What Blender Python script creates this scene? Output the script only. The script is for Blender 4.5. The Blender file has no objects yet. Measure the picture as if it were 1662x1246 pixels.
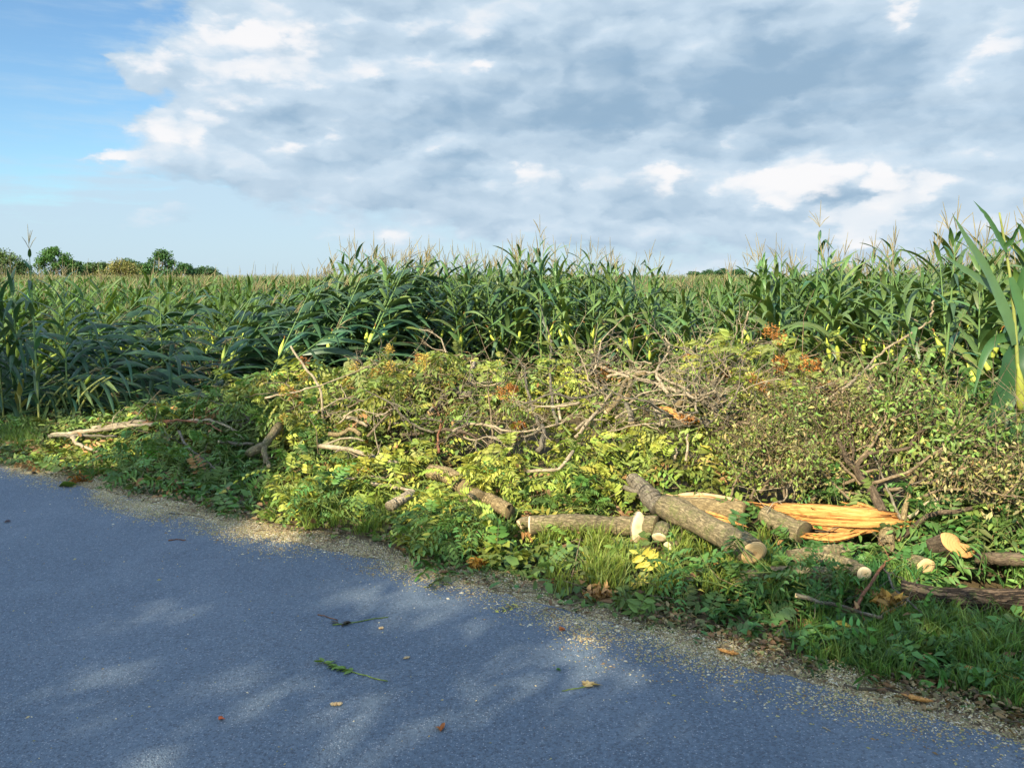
import bpy, math, random
import numpy as np
from mathutils import Vector, Matrix

rng = np.random.default_rng(11)
random.seed(11)
R = math.radians
SC = bpy.context.scene
COL = SC.collection

# ------------------------------------------------------------------ camera, world, sun, exposure
CAM_H, PITCH, FPX = 1.75, 7.3, 1304.0
W0, H0 = 1662.0, 1246.0
cam_d = bpy.data.cameras.new('camera')
cam = bpy.data.objects.new('camera', cam_d)
COL.objects.link(cam)
cam.location = (0, 0, CAM_H)
cam.rotation_euler = (R(90 - PITCH), 0, 0)
cam_d.sensor_width = 36.0
cam_d.lens = 36.0 * FPX / W0
cam_d.clip_start, cam_d.clip_end = 0.1, 3000
SC.camera = cam
SC.view_settings.view_transform = 'Standard'
SC.view_settings.look = 'None'
SC.view_settings.exposure = 1.5
SC.view_settings.gamma = 1.0
SC.cycles.max_bounces = 6
SC.cycles.diffuse_bounces = 3
SC.cycles.transparent_max_bounces = 8
SC.cycles.sample_clamp_indirect = 4.0
SC.cycles.use_denoising = True

SUN_EL, SUN_AZ = 34.0, 212.0          # azimuth: clockwise from +Y (view direction); sun behind the camera, to its left
sv = np.array([math.sin(R(SUN_AZ)) * math.cos(R(SUN_EL)), math.cos(R(SUN_AZ)) * math.cos(R(SUN_EL)), math.sin(R(SUN_EL))])
sun_d = bpy.data.lights.new('sun', 'SUN')
sun_d.energy = 5.0
sun_d.angle = R(0.5)
sun_d.color = (1.0, 0.88, 0.66)
sun = bpy.data.objects.new('sun', sun_d)
COL.objects.link(sun)
sun.rotation_euler = Vector(sv).to_track_quat('Z', 'Y').to_euler()
sun.location = (0, -5, 30)


class E:
    """small expression helper that writes shader math nodes"""
    nt = None

    def __init__(self, s):
        self.s = s

    @staticmethod
    def m(op, a, b=None, c=None, clamp=False):
        n = E.nt.nodes.new('ShaderNodeMath')
        n.operation = op
        n.use_clamp = clamp
        for i, v in enumerate((a, b, c)):
            if v is None:
                continue
            if isinstance(v, E):
                E.nt.links.new(v.s, n.inputs[i])
            else:
                n.inputs[i].default_value = v
        return E(n.outputs[0])

    def __add__(a, b): return E.m('ADD', a, b)
    def __radd__(a, b): return E.m('ADD', a, b)
    def __sub__(a, b): return E.m('SUBTRACT', a, b)
    def __rsub__(a, b): return E.m('SUBTRACT', b, a)
    def __mul__(a, b): return E.m('MULTIPLY', a, b)
    def __rmul__(a, b): return E.m('MULTIPLY', a, b)
    def __truediv__(a, b): return E.m('DIVIDE', a, b)


def smooth(x, a, b):
    n = E.nt.nodes.new('ShaderNodeMapRange')
    n.interpolation_type = 'SMOOTHSTEP'
    E.nt.links.new(x.s, n.inputs[0])
    n.inputs[1].default_value = a
    n.inputs[2].default_value = b
    return E(n.outputs[0])


def vnode(op, *ins):
    n = E.nt.nodes.new('ShaderNodeVectorMath')
    n.operation = op
    for i, v in enumerate(ins):
        if isinstance(v, E):
            E.nt.links.new(v.s, n.inputs[i])
        elif op == 'SCALE' and i == 1:
            n.inputs['Scale'].default_value = v
        else:
            n.inputs[i].default_value = v
    return E(n.outputs[0])


def noise(vec, scale, detail=4, rough=0.55, out=0, dist=0.0):
    n = E.nt.nodes.new('ShaderNodeTexNoise')
    n.inputs['Scale'].default_value = scale
    n.inputs['Detail'].default_value = detail
    n.inputs['Roughness'].default_value = rough
    n.inputs['Distortion'].default_value = dist
    if vec is not None:
        E.nt.links.new(vec.s, n.inputs['Vector'])
    return E(n.outputs[out])


def mixc(f, a, b):
    n = E.nt.nodes.new('ShaderNodeMix')
    n.data_type = 'RGBA'
    n.clamp_factor = True
    for sock, v in ((n.inputs[0], f), (n.inputs[6], a), (n.inputs[7], b)):
        if isinstance(v, E):
            E.nt.links.new(v.s, sock)
        elif isinstance(v, (int, float)):
            sock.default_value = v
        else:
            sock.default_value = (*v, 1)
    return E(n.outputs[2])


def azel(px, py):
    th = R(PITCH)
    x, y = (px - W0 / 2) / FPX, -(py - H0 / 2) / FPX
    d = np.array([x, math.cos(th) + y * math.sin(th), -math.sin(th) + y * math.cos(th)])
    return math.degrees(math.atan2(d[0], d[1])), math.degrees(math.asin(d[2] / np.linalg.norm(d)))


def build_world():
    w = bpy.data.worlds.new('World')
    SC.world = w
    w.use_nodes = True
    nt = w.node_tree
    nt.nodes.clear()
    E.nt = nt
    out = nt.nodes.new('ShaderNodeOutputWorld')
    bg = nt.nodes.new('ShaderNodeBackground')
    nt.links.new(bg.outputs[0], out.inputs[0])
    sky = nt.nodes.new('ShaderNodeTexSky')
    sky.sky_type = 'NISHITA'
    sky.sun_disc = False
    sky.sun_elevation = R(SUN_EL)
    sky.sun_rotation = R(SUN_AZ)
    sky.air_density = 1.0
    sky.dust_density = 0.6
    sky.ozone_density = 2.0
    bg.inputs[1].default_value = 0.15
    tc = nt.nodes.new('ShaderNodeTexCoord')
    V = E(tc.outputs['Generated'])
    sep = nt.nodes.new('ShaderNodeSeparateXYZ')
    nt.links.new(V.s, sep.inputs[0])
    X, Y, Z = (E(sep.outputs[i]) for i in range(3))
    deg = 180 / math.pi
    az = E.m('ARCTAN2', X, Y) * deg
    el = E.m('ARCSINE', Z) * deg
    # domain warp so the cloud outlines billow
    # flatten clouds: stretch coordinate vertically
    comb = nt.nodes.new('ShaderNodeCombineXYZ')
    nt.links.new(az.s, comb.inputs[0])
    nt.links.new((el * 2.1).s, comb.inputs[1])
    P = E(comb.outputs[0])
    nw = noise(P, 0.11, 5, 0.55, out=1)
    nwS = nt.nodes.new('ShaderNodeSeparateXYZ')
    nt.links.new(nw.s, nwS.inputs[0])
    wx, wy = E(nwS.outputs[0]) - 0.5, E(nwS.outputs[1]) - 0.5
    azw, elw = az + wx * 10.0, el + wy * 4.6
    nw2 = noise(P, 0.5, 4, 0.6, out=1)
    nwS2 = nt.nodes.new('ShaderNodeSeparateXYZ')
    nt.links.new(nw2.s, nwS2.inputs[0])
    azf = azw + (E(nwS2.outputs[0]) - 0.5) * 2.6
    elf = elw + (E(nwS2.outputs[1]) - 0.5) * 1.6
    pfac = math.degrees(1 / FPX)

    def blob(px, py, sx, sy, amp, fine=True):
        a0, e0 = azel(px, py)
        a, e = (azf, elf) if fine else (azw, elw)
        u = (a - a0) * (1 / (sx * pfac))
        v = (e - e0) * (1 / (sy * pfac))
        return E.m('EXPONENT', (u * u + v * v) * -1.0) * amp

    def total(lst, fine=True):
        t = None
        for b in lst:
            q = blob(*b, fine=fine)
            t = q if t is None else t + q
        return t

    wv = vnode('SCALE', vnode('SUBTRACT', nw2, (.5, .5, .5)))
    wv.s.node.inputs['Scale'].default_value = 2.4
    Pw = vnode('ADD', P, wv)
    big = noise(Pw, 0.13, 5, 0.52)

    def billow(vec, sc_):
        t = None
        for k, a in ((1.0, 1.15), (2.1, .50), (4.6, .20)):
            q = E.m('ABSOLUTE', noise(vec, sc_ * k, 0, 0) * 2.0 - 1.0) * a
            t = q if t is None else t + q
        return t
    fine_n = noise(P, 0.55, 4, 0.6)
    bil = billow(Pw, 0.11)
    # thick cloud mass
    M = total([(450, 90, 140, 85, 1.1), (375, 160, 80, 60, 0.8), (620, 120, 260, 150, 1.3), (1000, 130, 350, 220, 1.5),
               (1400, 130, 380, 230, 1.5), (280, 192, 75, 20, 0.75), (560, 235, 190, 45, 0.9), (900, 280, 200, 60, 0.7), (1230, 290, 250, 60, 1.2),
               (1440, 340, 160, 50, 1.0), (1560, 330, 200, 80, .5), (215, 110, 28, 14, .62), (185, 256, 62, 9, .62), (330, 245, 24, 12, .5),
               (985, 342, 30, 10, .6), (650, 20, 260, 60, .8), (2200, 150, 500, 400, 1.2), (640, 275, 280, 50, .9), (900, 310, 300, 45, .7), (560, 330, 170, 22, .42), (250, 350, 150, 12, .30), (760, 370, 260, 16, .40), (215, 112, 40, 18, .5), (310, 190, 60, 22, .5), (1150, 60, 560, 60, .6)])
    dens = smooth(M + (big - 0.5) * .9 + (bil - 0.50) * .9 + (fine_n - 0.5) * 0.45, 0.26, 0.85)
    # thin haze veil low in the sky
    T = total([(700, 350, 700, 50, .80), (1300, 400, 600, 70, .45), (100, 385, 500, 50, .65), (1100, 180, 800, 240, .8)], False)
    streak = noise(vnode('MULTIPLY', P, (0.35, 1.6, 1)), 0.35, 5, 0.6)
    veil = smooth(T + (streak - 0.5) * 2.0 + (fine_n - .5) * .6 + smooth(el, 5.0, -1.0) * .9, 0.0, 1.0) * smooth(T + smooth(el, 4.0, -1.0), .06, .35) * 0.85
    # brightness of the cloud: white sunlit heads, blue-grey bases
    Wt = total([(440, 75, 130, 45, .75), (330, 130, 65, 75, .8), (560, 90, 120, 60, .35), (300, 190, 60, 24, .8), (500, 100, 120, 30, .35), (700, 70, 120, 50, .30), (470, 243, 75, 24, .75),
                (545, 215, 50, 32, .6), (662, 225, 36, 26, .85), (885, 283, 55, 24, .95), (790, 85, 22, 10, .5),
                (1130, 275, 110, 36, .9), (1230, 215, 210, 24, .35), (1300, 310, 120, 40, 1.1), (1420, 335, 70, 30, 1.2), (1490, 300, 45, 40, .9),
                (1380, 365, 90, 22, .9), (1440, 8, 30, 20, .9), (1640, 70, 60, 60, .35), (1560, 95, 50, 30, .35), (1580, 140, 60, 25, .3), (1600, 255, 80, 20, .35),
                (1000, 330, 200, 20, .3), (860, 60, 120, 30, .25), (1070, 15, 180, 20, .35), (215, 110, 30, 16, .6), (185, 256, 60, 10, .6)])
    Dk = total([(1150, 140, 320, 65, .75), (1000, 190, 240, 40, .45), (600, 170, 230, 30, .40), (460, 200, 90, 22, .35), (680, 270, 170, 24, .35), (1200, 340, 90, 22, .5),
                (1390, 325, 55, 14, .85), (1250, 90, 160, 40, .25), (1560, 215, 150, 22, .3), (1250, 30, 200, 40, .2)])
    # relief: noise sampled a little towards the light (up and left)
    def relief(sc_, off, det=3):
        return noise(Pw, sc_, det, 0.5) - noise(vnode('ADD', Pw, off), sc_, det, 0.5)
    rel = relief(0.10, (-2.6, 4.0, 0), 4) * 1.3 + (bil - billow(vnode('ADD', Pw, (-.9, 1.6, 0)), 0.11)) * 1.25
    base = (Wt * .40) - Dk * .95 + rel * 1.0 + (big - 0.5) * 1.3 + 0.12
    cc = mixc(smooth(base, -1.05, 0.70), CLOUD_DARK, CLOUD_MID)
    edge = smooth(Wt * .75 - Dk * .7 + (fine_n - 0.5) * .7 + (bil - .5) * .9 + rel * .8, 0.22, 0.80) * smooth(Wt, .08, .55)
    soft = smooth(base, .25, 1.35)
    cc = mixc(E.m('MAXIMUM', edge * (smooth(bil + rel * .6, .10, .75) * .45 + .50), soft), cc, CLOUD_LIGHT)
    nt.links.new(V.s, sky.inputs[0]) if sky.inputs else None
    skyc = E(sky.outputs[0])
    # deepen the clear blue slightly as the photograph's processing does
    tint = nt.nodes.new('ShaderNodeMix')
    tint.data_type = 'RGBA'
    tint.blend_type = 'MULTIPLY'
    tint.inputs[0].default_value = 1.0
    nt.links.new(skyc.s, tint.inputs[6])
    tint.inputs[7].default_value = (*SKY_TINT, 1)
    skyc = E(tint.outputs[2])
    c = mixc(veil, skyc, VEIL_COL)
    c = mixc(dens * 0.95, c, cc)
    # sky and clouds out of view are boosted as added fill light
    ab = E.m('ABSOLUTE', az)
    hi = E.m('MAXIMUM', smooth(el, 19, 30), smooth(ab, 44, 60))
    nt.links.new(c.s, bg.inputs[0])
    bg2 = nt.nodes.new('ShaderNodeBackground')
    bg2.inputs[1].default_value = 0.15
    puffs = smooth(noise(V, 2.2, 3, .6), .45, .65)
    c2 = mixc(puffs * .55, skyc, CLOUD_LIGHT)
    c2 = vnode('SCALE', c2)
    c2.s.node.inputs['Scale'].default_value = 1.0 + FILL_GAIN
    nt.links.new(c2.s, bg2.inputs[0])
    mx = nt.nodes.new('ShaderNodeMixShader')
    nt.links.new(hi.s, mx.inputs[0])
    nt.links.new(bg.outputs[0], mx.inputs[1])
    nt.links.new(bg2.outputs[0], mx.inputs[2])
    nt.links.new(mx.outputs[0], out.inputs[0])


FILL_GAIN = 1.9
_K = 1 / (0.15 * 2 ** 1.4)
SKY_TINT = (0.31, 0.39, 0.42)
CLOUD_DARK = (.28 * _K, .42 * _K, .57 * _K)
CLOUD_MID = (.60 * _K, .72 * _K, .83 * _K)
CLOUD_LIGHT = (.93 * _K, .91 * _K, .91 * _K)
VEIL_COL = (.53 * _K, .68 * _K, .81 * _K)
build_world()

# ------------------------------------------------------------------ picture geometry used for planning where things stand
TH = R(PITCH)


def ray(px, py):
    x, y = (px - W0 / 2) / FPX, -(py - H0 / 2) / FPX
    return np.array([x, math.cos(TH) + y * math.sin(TH), -math.sin(TH) + y * math.cos(TH)])


def G(px, py, z=0.0):
    d = ray(px, py)
    t = (z - CAM_H) / d[2]
    return np.array([d[0] * t, d[1] * t, z])


def D(px, py, dist):
    d = ray(px, py)
    t = dist / d[1]
    return np.array([d[0] * t, dist, CAM_H + d[2] * t])


def proj(P):
    P = np.atleast_2d(P)
    y, z = P[:, 1], P[:, 2] - CAM_H
    f = y * math.cos(TH) - z * math.sin(TH)
    u = y * math.sin(TH) + z * math.cos(TH)
    f = np.where(f < 0.05, 0.05, f)
    return W0 / 2 + FPX * P[:, 0] / f, H0 / 2 - FPX * u / f


def sstep(a, b, x):
    t = np.clip((np.asarray(x, float) - a) / (np.asarray(b, float) - a), 0, 1)
    return t * t * (3 - 2 * t)


def vnoise(x, y, s=1.0, seed=0):
    """cheap smooth value noise in [-1,1]"""
    x, y = np.asarray(x, float) * s, np.asarray(y, float) * s
    xi, yi = np.floor(x), np.floor(y)
    fx, fy = x - xi, y - yi
    fx, fy = fx * fx * (3 - 2 * fx), fy * fy * (3 - 2 * fy)

    def h(a, b):
        v = np.sin(a * 127.1 + b * 311.7 + seed * 74.7) * 43758.5453
        return (v - np.floor(v)) * 2 - 1
    return (h(xi, yi) * (1 - fx) * (1 - fy) + h(xi + 1, yi) * fx * (1 - fy) + h(xi, yi + 1) * (1 - fx) * fy + h(xi + 1, yi + 1) * fx * fy)


_re = [(0, 758), (60, 772), (150, 795), (280, 828), (400, 862), (520, 888), (640, 912), (740, 942), (860, 980), (980, 1012), (1100, 1045),
       (1250, 1090), (1400, 1130), (1500, 1160), (1662, 1212)]
ROAD = np.array([G(a, b)[:2] for a, b in _re])
_dl = ROAD[0] - ROAD[2]
_dl = _dl / np.linalg.norm(_dl)
_dr = ROAD[-1] - ROAD[-3]
_dr = _dr / np.linalg.norm(_dr)
ROAD = np.vstack([ROAD[0] + _dl * 60, ROAD[0] + _dl * 20, ROAD[0] + _dl * 5, ROAD, ROAD[-1] + _dr * 2, ROAD[-1] + _dr * 6, ROAD[-1] + _dr * 30])


def road_y(x):
    return np.interp(x, ROAD[:, 0], ROAD[:, 1])


def F_edge(x):          # where the heaped greenery begins
    return road_y(x) + np.interp(x, [-6, -4, -2, 0, 1, 3], [0.30, .18, .22, .24, .34, .30]) + 0.16 * vnoise(x, 0 * x, 2.1, 3)


def pile_h(x, y):
    x, y = np.asarray(x, float), np.asarray(y, float)
    depth = np.interp(x, [-7, -6, -4, -2.5, -1, 1, 2, 3, 5], [1.2, 1.5, 2.0, 2.8, 3.3, 3.5, 3.2, 2.8, 2.6])
    hm = np.interp(x, [-8, -6, -4.5, -3.5, -2.5, -1.5, -.5, .5, 1.5, 2.5, 3.4, 4.5, 6], [0.03, .08, .16, .30, .48, .62, .80, .88, .90, .84, .42, .25, .1])
    t = (y - F_edge(x)) / depth
    t0 = np.interp(x, [-1.5, .2, 1.2, 3], [.16, .34, .42, .45])
    h = hm * sstep(0, 1, (t - t0) / (1 - t0)) * (1 - 0.75 * sstep(1.25, 1.9, t))
    h = h + 0.07 * sstep(0, 0.15, t) + 0.13 * (hm + .15) * vnoise(x, y, 1.7, 5) * sstep(t0, t0 + .4, t) + 0.04 * vnoise(x, y, 4.1, 8) * sstep(0, .2, t)
    return np.where(t < 0, 0, np.maximum(h, 0.0))


def terrain(x, y):
    x, y = np.asarray(x, float), np.asarray(y, float)
    z = 0.0 * x
    z = z - 0.22 * sstep(10.5, 16, y) + 0.0095 * np.clip(y - 16, 0, 190)
    z = z - 0.03 * sstep(-0.1, 0.6, y - road_y(x)) * (1 - sstep(.6, 3, y - road_y(x)))
    z = np.where(y < road_y(x), np.where(y < road_y(x) - 7.0, 0.02, -0.03), z)
    return z


def S(px, py, off=0.03):
    """where the picture ray through (px,py) meets the pile surface raised by off"""
    d = ray(px, py)
    dist = np.arange(2.0, 10.5, 0.02)
    x, z = d[0] * dist / d[1], CAM_H + d[2] * dist / d[1]
    k = np.nonzero(z <= pile_h(x, dist) + off)[0]
    if len(k):
        return np.array([x[k[0]], dist[k[0]], z[k[0]]])
    return D(px, py, 9.3)


# ------------------------------------------------------------------ mesh building
class GV(np.ndarray):
    """vertex array that carries straightened coordinates (round the limb, along the limb) for bark and wood grain"""
    grain = None


def with_grain(V, gr):
    V = np.asarray(V, float).view(GV)
    V.grain = gr
    return V


class MB:
    def __init__(self):
        self.gr = []
        self.v, self.f3, self.f4, self.c3, self.c4, self.n = [], [], [], [], [], 0

    def add(self, v, f3=None, f4=None, col=None):
        """v (N,3); faces index arrays; col (3,) or per-face arrays (c3, c4)"""
        gr = getattr(v, 'grain', None)
        v = np.asarray(v, float)
        self.gr.append(v if gr is None else gr)
        for f, L, Lc, k in ((f3, self.f3, self.c3, 3), (f4, self.f4, self.c4, 4)):
            if f is not None and len(f):
                f = np.asarray(f, int).reshape(-1, k)
                L.append(f + self.n)
                if col is None:
                    c = np.ones((len(f), 3))
                elif isinstance(col, tuple) and len(col) == 2 and col[0] is not None and hasattr(col[0], 'shape'):
                    c = col[0] if k == 3 else col[1]
                else:
                    c = np.tile(np.asarray(col, float), (len(f), 1))
                Lc.append(c)
        self.v.append(v)
        self.n += len(v)

    def mesh(self, name, mat, smooth_=False, origin=None):
        me = bpy.data.meshes.new(name)
        v = np.vstack(self.v) if self.v else np.zeros((0, 3))
        if origin is not None:
            v = v - np.asarray(origin)
        f3 = np.vstack(self.f3) if self.f3 else np.zeros((0, 3), int)
        f4 = np.vstack(self.f4) if self.f4 else np.zeros((0, 4), int)
        me.vertices.add(len(v))
        me.vertices.foreach_set('co', v.astype(np.float32).ravel())
        me.loops.add(len(f3) * 3 + len(f4) * 4)
        me.loops.foreach_set('vertex_index', np.concatenate([f3.ravel(), f4.ravel()]).astype(np.int32))
        me.polygons.add(len(f3) + len(f4))
        st = np.concatenate([np.arange(len(f3)) * 3, len(f3) * 3 + np.arange(len(f4)) * 4]).astype(np.int32)
        me.polygons.foreach_set('loop_start', st)
        c = np.vstack(([np.vstack(self.c3)] if self.c3 else []) + ([np.vstack(self.c4)] if self.c4 else [])) if (self.c3 or self.c4) else None
        me.update(calc_edges=True)
        me.validate()
        if c is not None and len(c) == len(me.polygons):
            at = me.attributes.new('hue', 'FLOAT_COLOR', 'FACE')
            at.data.foreach_set('color', np.hstack([np.clip(c, 0, 1), np.ones((len(c), 1))]).astype(np.float32).ravel())
        if smooth_:
            me.polygons.foreach_set('use_smooth', np.ones(len(me.polygons), bool))
        if self.gr and mat.get('grain') and len(np.vstack(self.gr)) == len(me.vertices):
            at = me.attributes.new('grain', 'FLOAT_VECTOR', 'POINT')
            at.data.foreach_set('vector', np.vstack(self.gr).astype(np.float32).ravel())
        me.materials.append(mat)
        return me


def put(name, me, parent=None, loc=None):
    o = bpy.data.objects.new(name, me)
    COL.objects.link(o)
    if parent is not None:
        o.parent = parent
    if loc is not None:
        o.location = loc
    return o


def tag(o, label=None, cat=None, group=None, kind=None):
    for k, val in (('label', label), ('category', cat), ('group', group), ('kind', kind)):
        if val:
            o[k] = val
    return o


def thing(name, loc, label, cat, group=None):
    o = put(name, None, None, tuple(loc))
    return tag(o, label, cat, group)


def nrm(a):
    a = np.asarray(a, float)
    return a / np.maximum(np.linalg.norm(a, axis=-1, keepdims=True), 1e-9)


def tube_arrays(pts, rad, sides=8, bump=0.0, cap=True, flat=None, seed=0):
    pts = np.asarray(pts, float)
    n = len(pts)
    rad = np.broadcast_to(np.asarray(rad, float), (n,)).copy()
    T = np.gradient(pts, axis=0)
    T = nrm(T)
    ref = np.array([0, 0, 1.0]) if abs(T[0][2]) < 0.9 else np.array([0, 1.0, 0])
    A = np.zeros((n, 3))
    a = nrm(np.cross(ref, T[0]))
    for i in range(n):
        a = a - T[i] * np.dot(a, T[i])
        a = a / max(np.linalg.norm(a), 1e-9)
        A[i] = a
    B = np.cross(T, A)
    th = np.linspace(0, 2 * np.pi, sides, endpoint=False)
    ca, sa = np.cos(th), np.sin(th)
    rr = rad[:, None] * np.ones((1, sides))
    if bump:
        g = np.random.default_rng(seed + n)
        k = g.normal(0, 1, (n, sides))
        k = (k + np.roll(k, 1, 1) + np.roll(k, -1, 1)) / 3
        rr = rr * (1 + bump * k)
    V = pts[:, None, :] + rr[..., None] * (ca[None, :, None] * A[:, None, :] + sa[None, :, None] * B[:, None, :])
    idx = np.arange(n * sides).reshape(n, sides)
    q = np.stack([idx[:-1], np.roll(idx, -1, 1)[:-1], np.roll(idx, -1, 1)[1:], idx[1:]], -1).reshape(-1, 4)
    V = V.reshape(-1, 3)
    arc = np.r_[0, np.cumsum(np.linalg.norm(np.diff(pts, axis=0), axis=1))] + pts[0].sum() * 3.7
    rm = max(rad.mean(), 1e-3)
    gr = np.stack([rm * ca[None] * np.ones((n, 1)), rm * sa[None] * np.ones((n, 1)), arc[:, None] * np.ones((1, sides))], -1).reshape(-1, 3)
    f3 = []
    if cap:
        gr = np.vstack([gr, gr[:1] * .1, gr[-1:] * .1])
        c0, c1 = len(V), len(V) + 1
        V = np.vstack([V, pts[0] - T[0] * 0.01 * rad[0], pts[-1] + T[-1] * 0.01 * rad[-1]])
        for j in range(sides):
            k = (j + 1) % sides
            f3.append((c0, idx[0, k], idx[0, j]))
            f3.append((c1, idx[-1, j], idx[-1, k]))
    return with_grain(V, gr), np.array(f3, int).reshape(-1, 3), q


def smooth_path(P, n=None, jit=0.0, seed=0):
    """Catmull-Rom through the points P (k,3)"""
    P = np.asarray(P, float)
    if n is None:
        n = max(6, int(np.sum(np.linalg.norm(np.diff(P, axis=0), axis=1)) / 0.06))
    n = min(n, 60)
    Q = np.vstack([2 * P[0] - P[1], P, 2 * P[-1] - P[-2]])
    seg = len(P) - 1
    out = []
    for u in np.linspace(0, seg - 1e-6, n):
        i = int(u)
        t = u - i
        p0, p1, p2, p3 = Q[i], Q[i + 1], Q[i + 2], Q[i + 3]
        out.append(0.5 * ((2 * p1) + (-p0 + p2) * t + (2 * p0 - 5 * p1 + 4 * p2 - p3) * t * t + (-p0 + 3 * p1 - 3 * p2 + p3) * t ** 3))
    out = np.array(out)
    if jit:
        g = np.random.default_rng(seed)
        k = g.normal(0, jit, out.shape)
        k[0] = k[-1] = 0
        out += k
    return out


# leaf shape: pointed, folded along the midrib, drooping; 8 vertices, 6 faces
_LU = np.array([0, .34, .70, 1.0, .30, .70, .30, .70])
_LV = np.array([0, 0, 0, 0, .5, .36, -.5, -.36])
_L3 = np.array([(0, 1, 4), (0, 6, 1), (2, 3, 5), (2, 7, 3)])
_L4 = np.array([(1, 2, 5, 4), (1, 6, 7, 2)])


def leaves_into(mb, C, Dr, Up, L, Wd, col, fold=.18, droop=.18):
    C, Dr, Up = (np.asarray(a, float) for a in (C, Dr, Up))
    n = len(C)
    if n == 0:
        return
    L = np.broadcast_to(np.asarray(L, float), (n,))
    Wd = np.broadcast_to(np.asarray(Wd, float), (n,))
    Dr = nrm(Dr)
    Sd = nrm(np.cross(Dr, Up))
    Nn = np.cross(Sd, Dr)
    u, v = _LU[None, :, None], _LV[None, :, None]
    w = np.abs(v) * fold * 2 * Wd[:, None, None] - droop * (u ** 2) * L[:, None, None]
    V = C[:, None, :] + u * L[:, None, None] * Dr[:, None, :] + v * Wd[:, None, None] * Sd[:, None, :] + w * Nn[:, None, :]
    base = (np.arange(n) * 8)[:, None, None]
    f3 = (_L3[None] + base).reshape(-1, 3)
    f4 = (_L4[None] + base).reshape(-1, 4)
    col = np.broadcast_to(np.asarray(col, float), (n, 3))
    mb.add(V.reshape(-1, 3), f3, f4, (np.repeat(col, 4, 0), np.repeat(col, 2, 0)))


def leaves_lite(mb, C, Dr, Up, L, Wd, col, fold=.2):
    """4 vertices, 2 faces"""
    C, Dr, Up = (np.asarray(a, float) for a in (C, Dr, Up))
    n = len(C)
    if n == 0:
        return
    L = np.broadcast_to(np.asarray(L, float), (n,))[:, None]
    Wd = np.broadcast_to(np.asarray(Wd, float), (n,))[:, None]
    Dr = nrm(Dr)
    Sd = nrm(np.cross(Dr, Up))
    Nn = np.cross(Sd, Dr)
    V = np.stack([C, C + Dr * L * .45 + Sd * Wd * .5 + Nn * Wd * fold, C + Dr * L - Nn * L * .12, C + Dr * L * .45 - Sd * Wd * .5 + Nn * Wd * fold], 1)
    base = (np.arange(n) * 4)[:, None]
    f3 = np.concatenate([np.array([[0, 2, 1]]) + base, np.array([[0, 3, 2]]) + base], 0)
    col = np.broadcast_to(np.asarray(col, float), (n, 3))
    mb.add(V.reshape(-1, 3), f3, None, (np.concatenate([col, col], 0), None))


def pinnate_into(mb, O, Dr, Up, Lr, col, K=13, ll=.1, lw=.036, droop=.5, g=None, stem=(.10, .12, .03), lite=False):
    """N compound leaves; O, Dr, Up (N,3), Lr (N,), col (N,3)"""
    g = g or rng
    O, Dr, Up = (np.asarray(a, float) for a in (O, Dr, Up))
    n = len(O)
    if n == 0:
        return
    Dr, Lr = nrm(Dr), np.broadcast_to(np.asarray(Lr, float), (n,))
    Sd = nrm(np.cross(Dr, Up))
    Nn = np.cross(Sd, Dr)
    ll = np.broadcast_to(np.asarray(ll, float), (n,))
    dz = np.array([0, 0, -1.0])

    def pos(t):
        return O + Dr * (t * Lr)[:, None] + dz * (droop * t * t * Lr)[:, None]
    Cs, Ds, Us, Ls, Ws, Cl = [], [], [], [], [], []
    for k in range(K):
        t = np.full(n, 0.22 + 0.78 * (k // 2) / (K // 2))
        sgn = 1 if k % 2 == 0 else -1
        c = pos(t)
        tan = nrm(Dr + dz * (2 * droop * t)[:, None])
        if k == K - 1:
            d = tan
        else:
            d = tan * .38 + Sd * sgn * .92 + g.normal(0, .13, (n, 3)) + dz * .22
        sc = (1 - .35 * abs(t - .5) * 1.4) * g.uniform(.85, 1.12, n)
        Cs.append(c); Ds.append(d); Us.append(Nn + g.normal(0, .22, (n, 3))); Ls.append(ll * sc); Ws.append(lw / .1 * ll * sc)
        Cl.append(col * g.uniform(.82, 1.15, (n, 1)))
    fn = leaves_lite if lite else leaves_into
    fn(mb, np.vstack(Cs), np.vstack(Ds), np.vstack(Us), np.concatenate(Ls), np.concatenate(Ws), np.vstack(Cl))
    # stem ribbon (a shallow V so that it shows from every side)
    ts = np.linspace(0, 1, 4)
    P = np.stack([pos(np.full(n, t)) for t in ts], 1)
    hw = 0.0022
    A = P + (Sd * hw)[:, None, :]
    B = P - (Sd * hw)[:, None, :]
    Cc = P - (Nn * hw * 1.6)[:, None, :]
    V = np.stack([A, Cc, B], 2).reshape(n, -1, 3)
    q = []
    for i in range(3):
        a = i * 3
        q += [(a, a + 3, a + 4, a + 1), (a + 1, a + 4, a + 5, a + 2)]
    f = (np.array(q)[None] + (np.arange(n) * 12)[:, None, None]).reshape(-1, 4)
    mb.add(V.reshape(-1, 3), None, f, np.array(stem))


# ------------------------------------------------------------------ materials
def newmat(name):
    m = bpy.data.materials.new(name)
    m.use_nodes = True
    m.node_tree.nodes.clear()
    E.nt = m.node_tree
    out = m.node_tree.nodes.new('ShaderNodeOutputMaterial')
    return m, out


def principled(base, rough=.8, normal=None, spec=.5, **kw):
    nt = E.nt
    p = nt.nodes.new('ShaderNodeBsdfPrincipled')
    if isinstance(base, E):
        nt.links.new(base.s, p.inputs['Base Color'])
    else:
        p.inputs['Base Color'].default_value = (*base, 1)
    if isinstance(rough, E):
        nt.links.new(rough.s, p.inputs['Roughness'])
    else:
        p.inputs['Roughness'].default_value = rough
    p.inputs['Specular IOR Level'].default_value = spec
    if normal is not None:
        nt.links.new(normal.s, p.inputs['Normal'])
    return p


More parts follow.
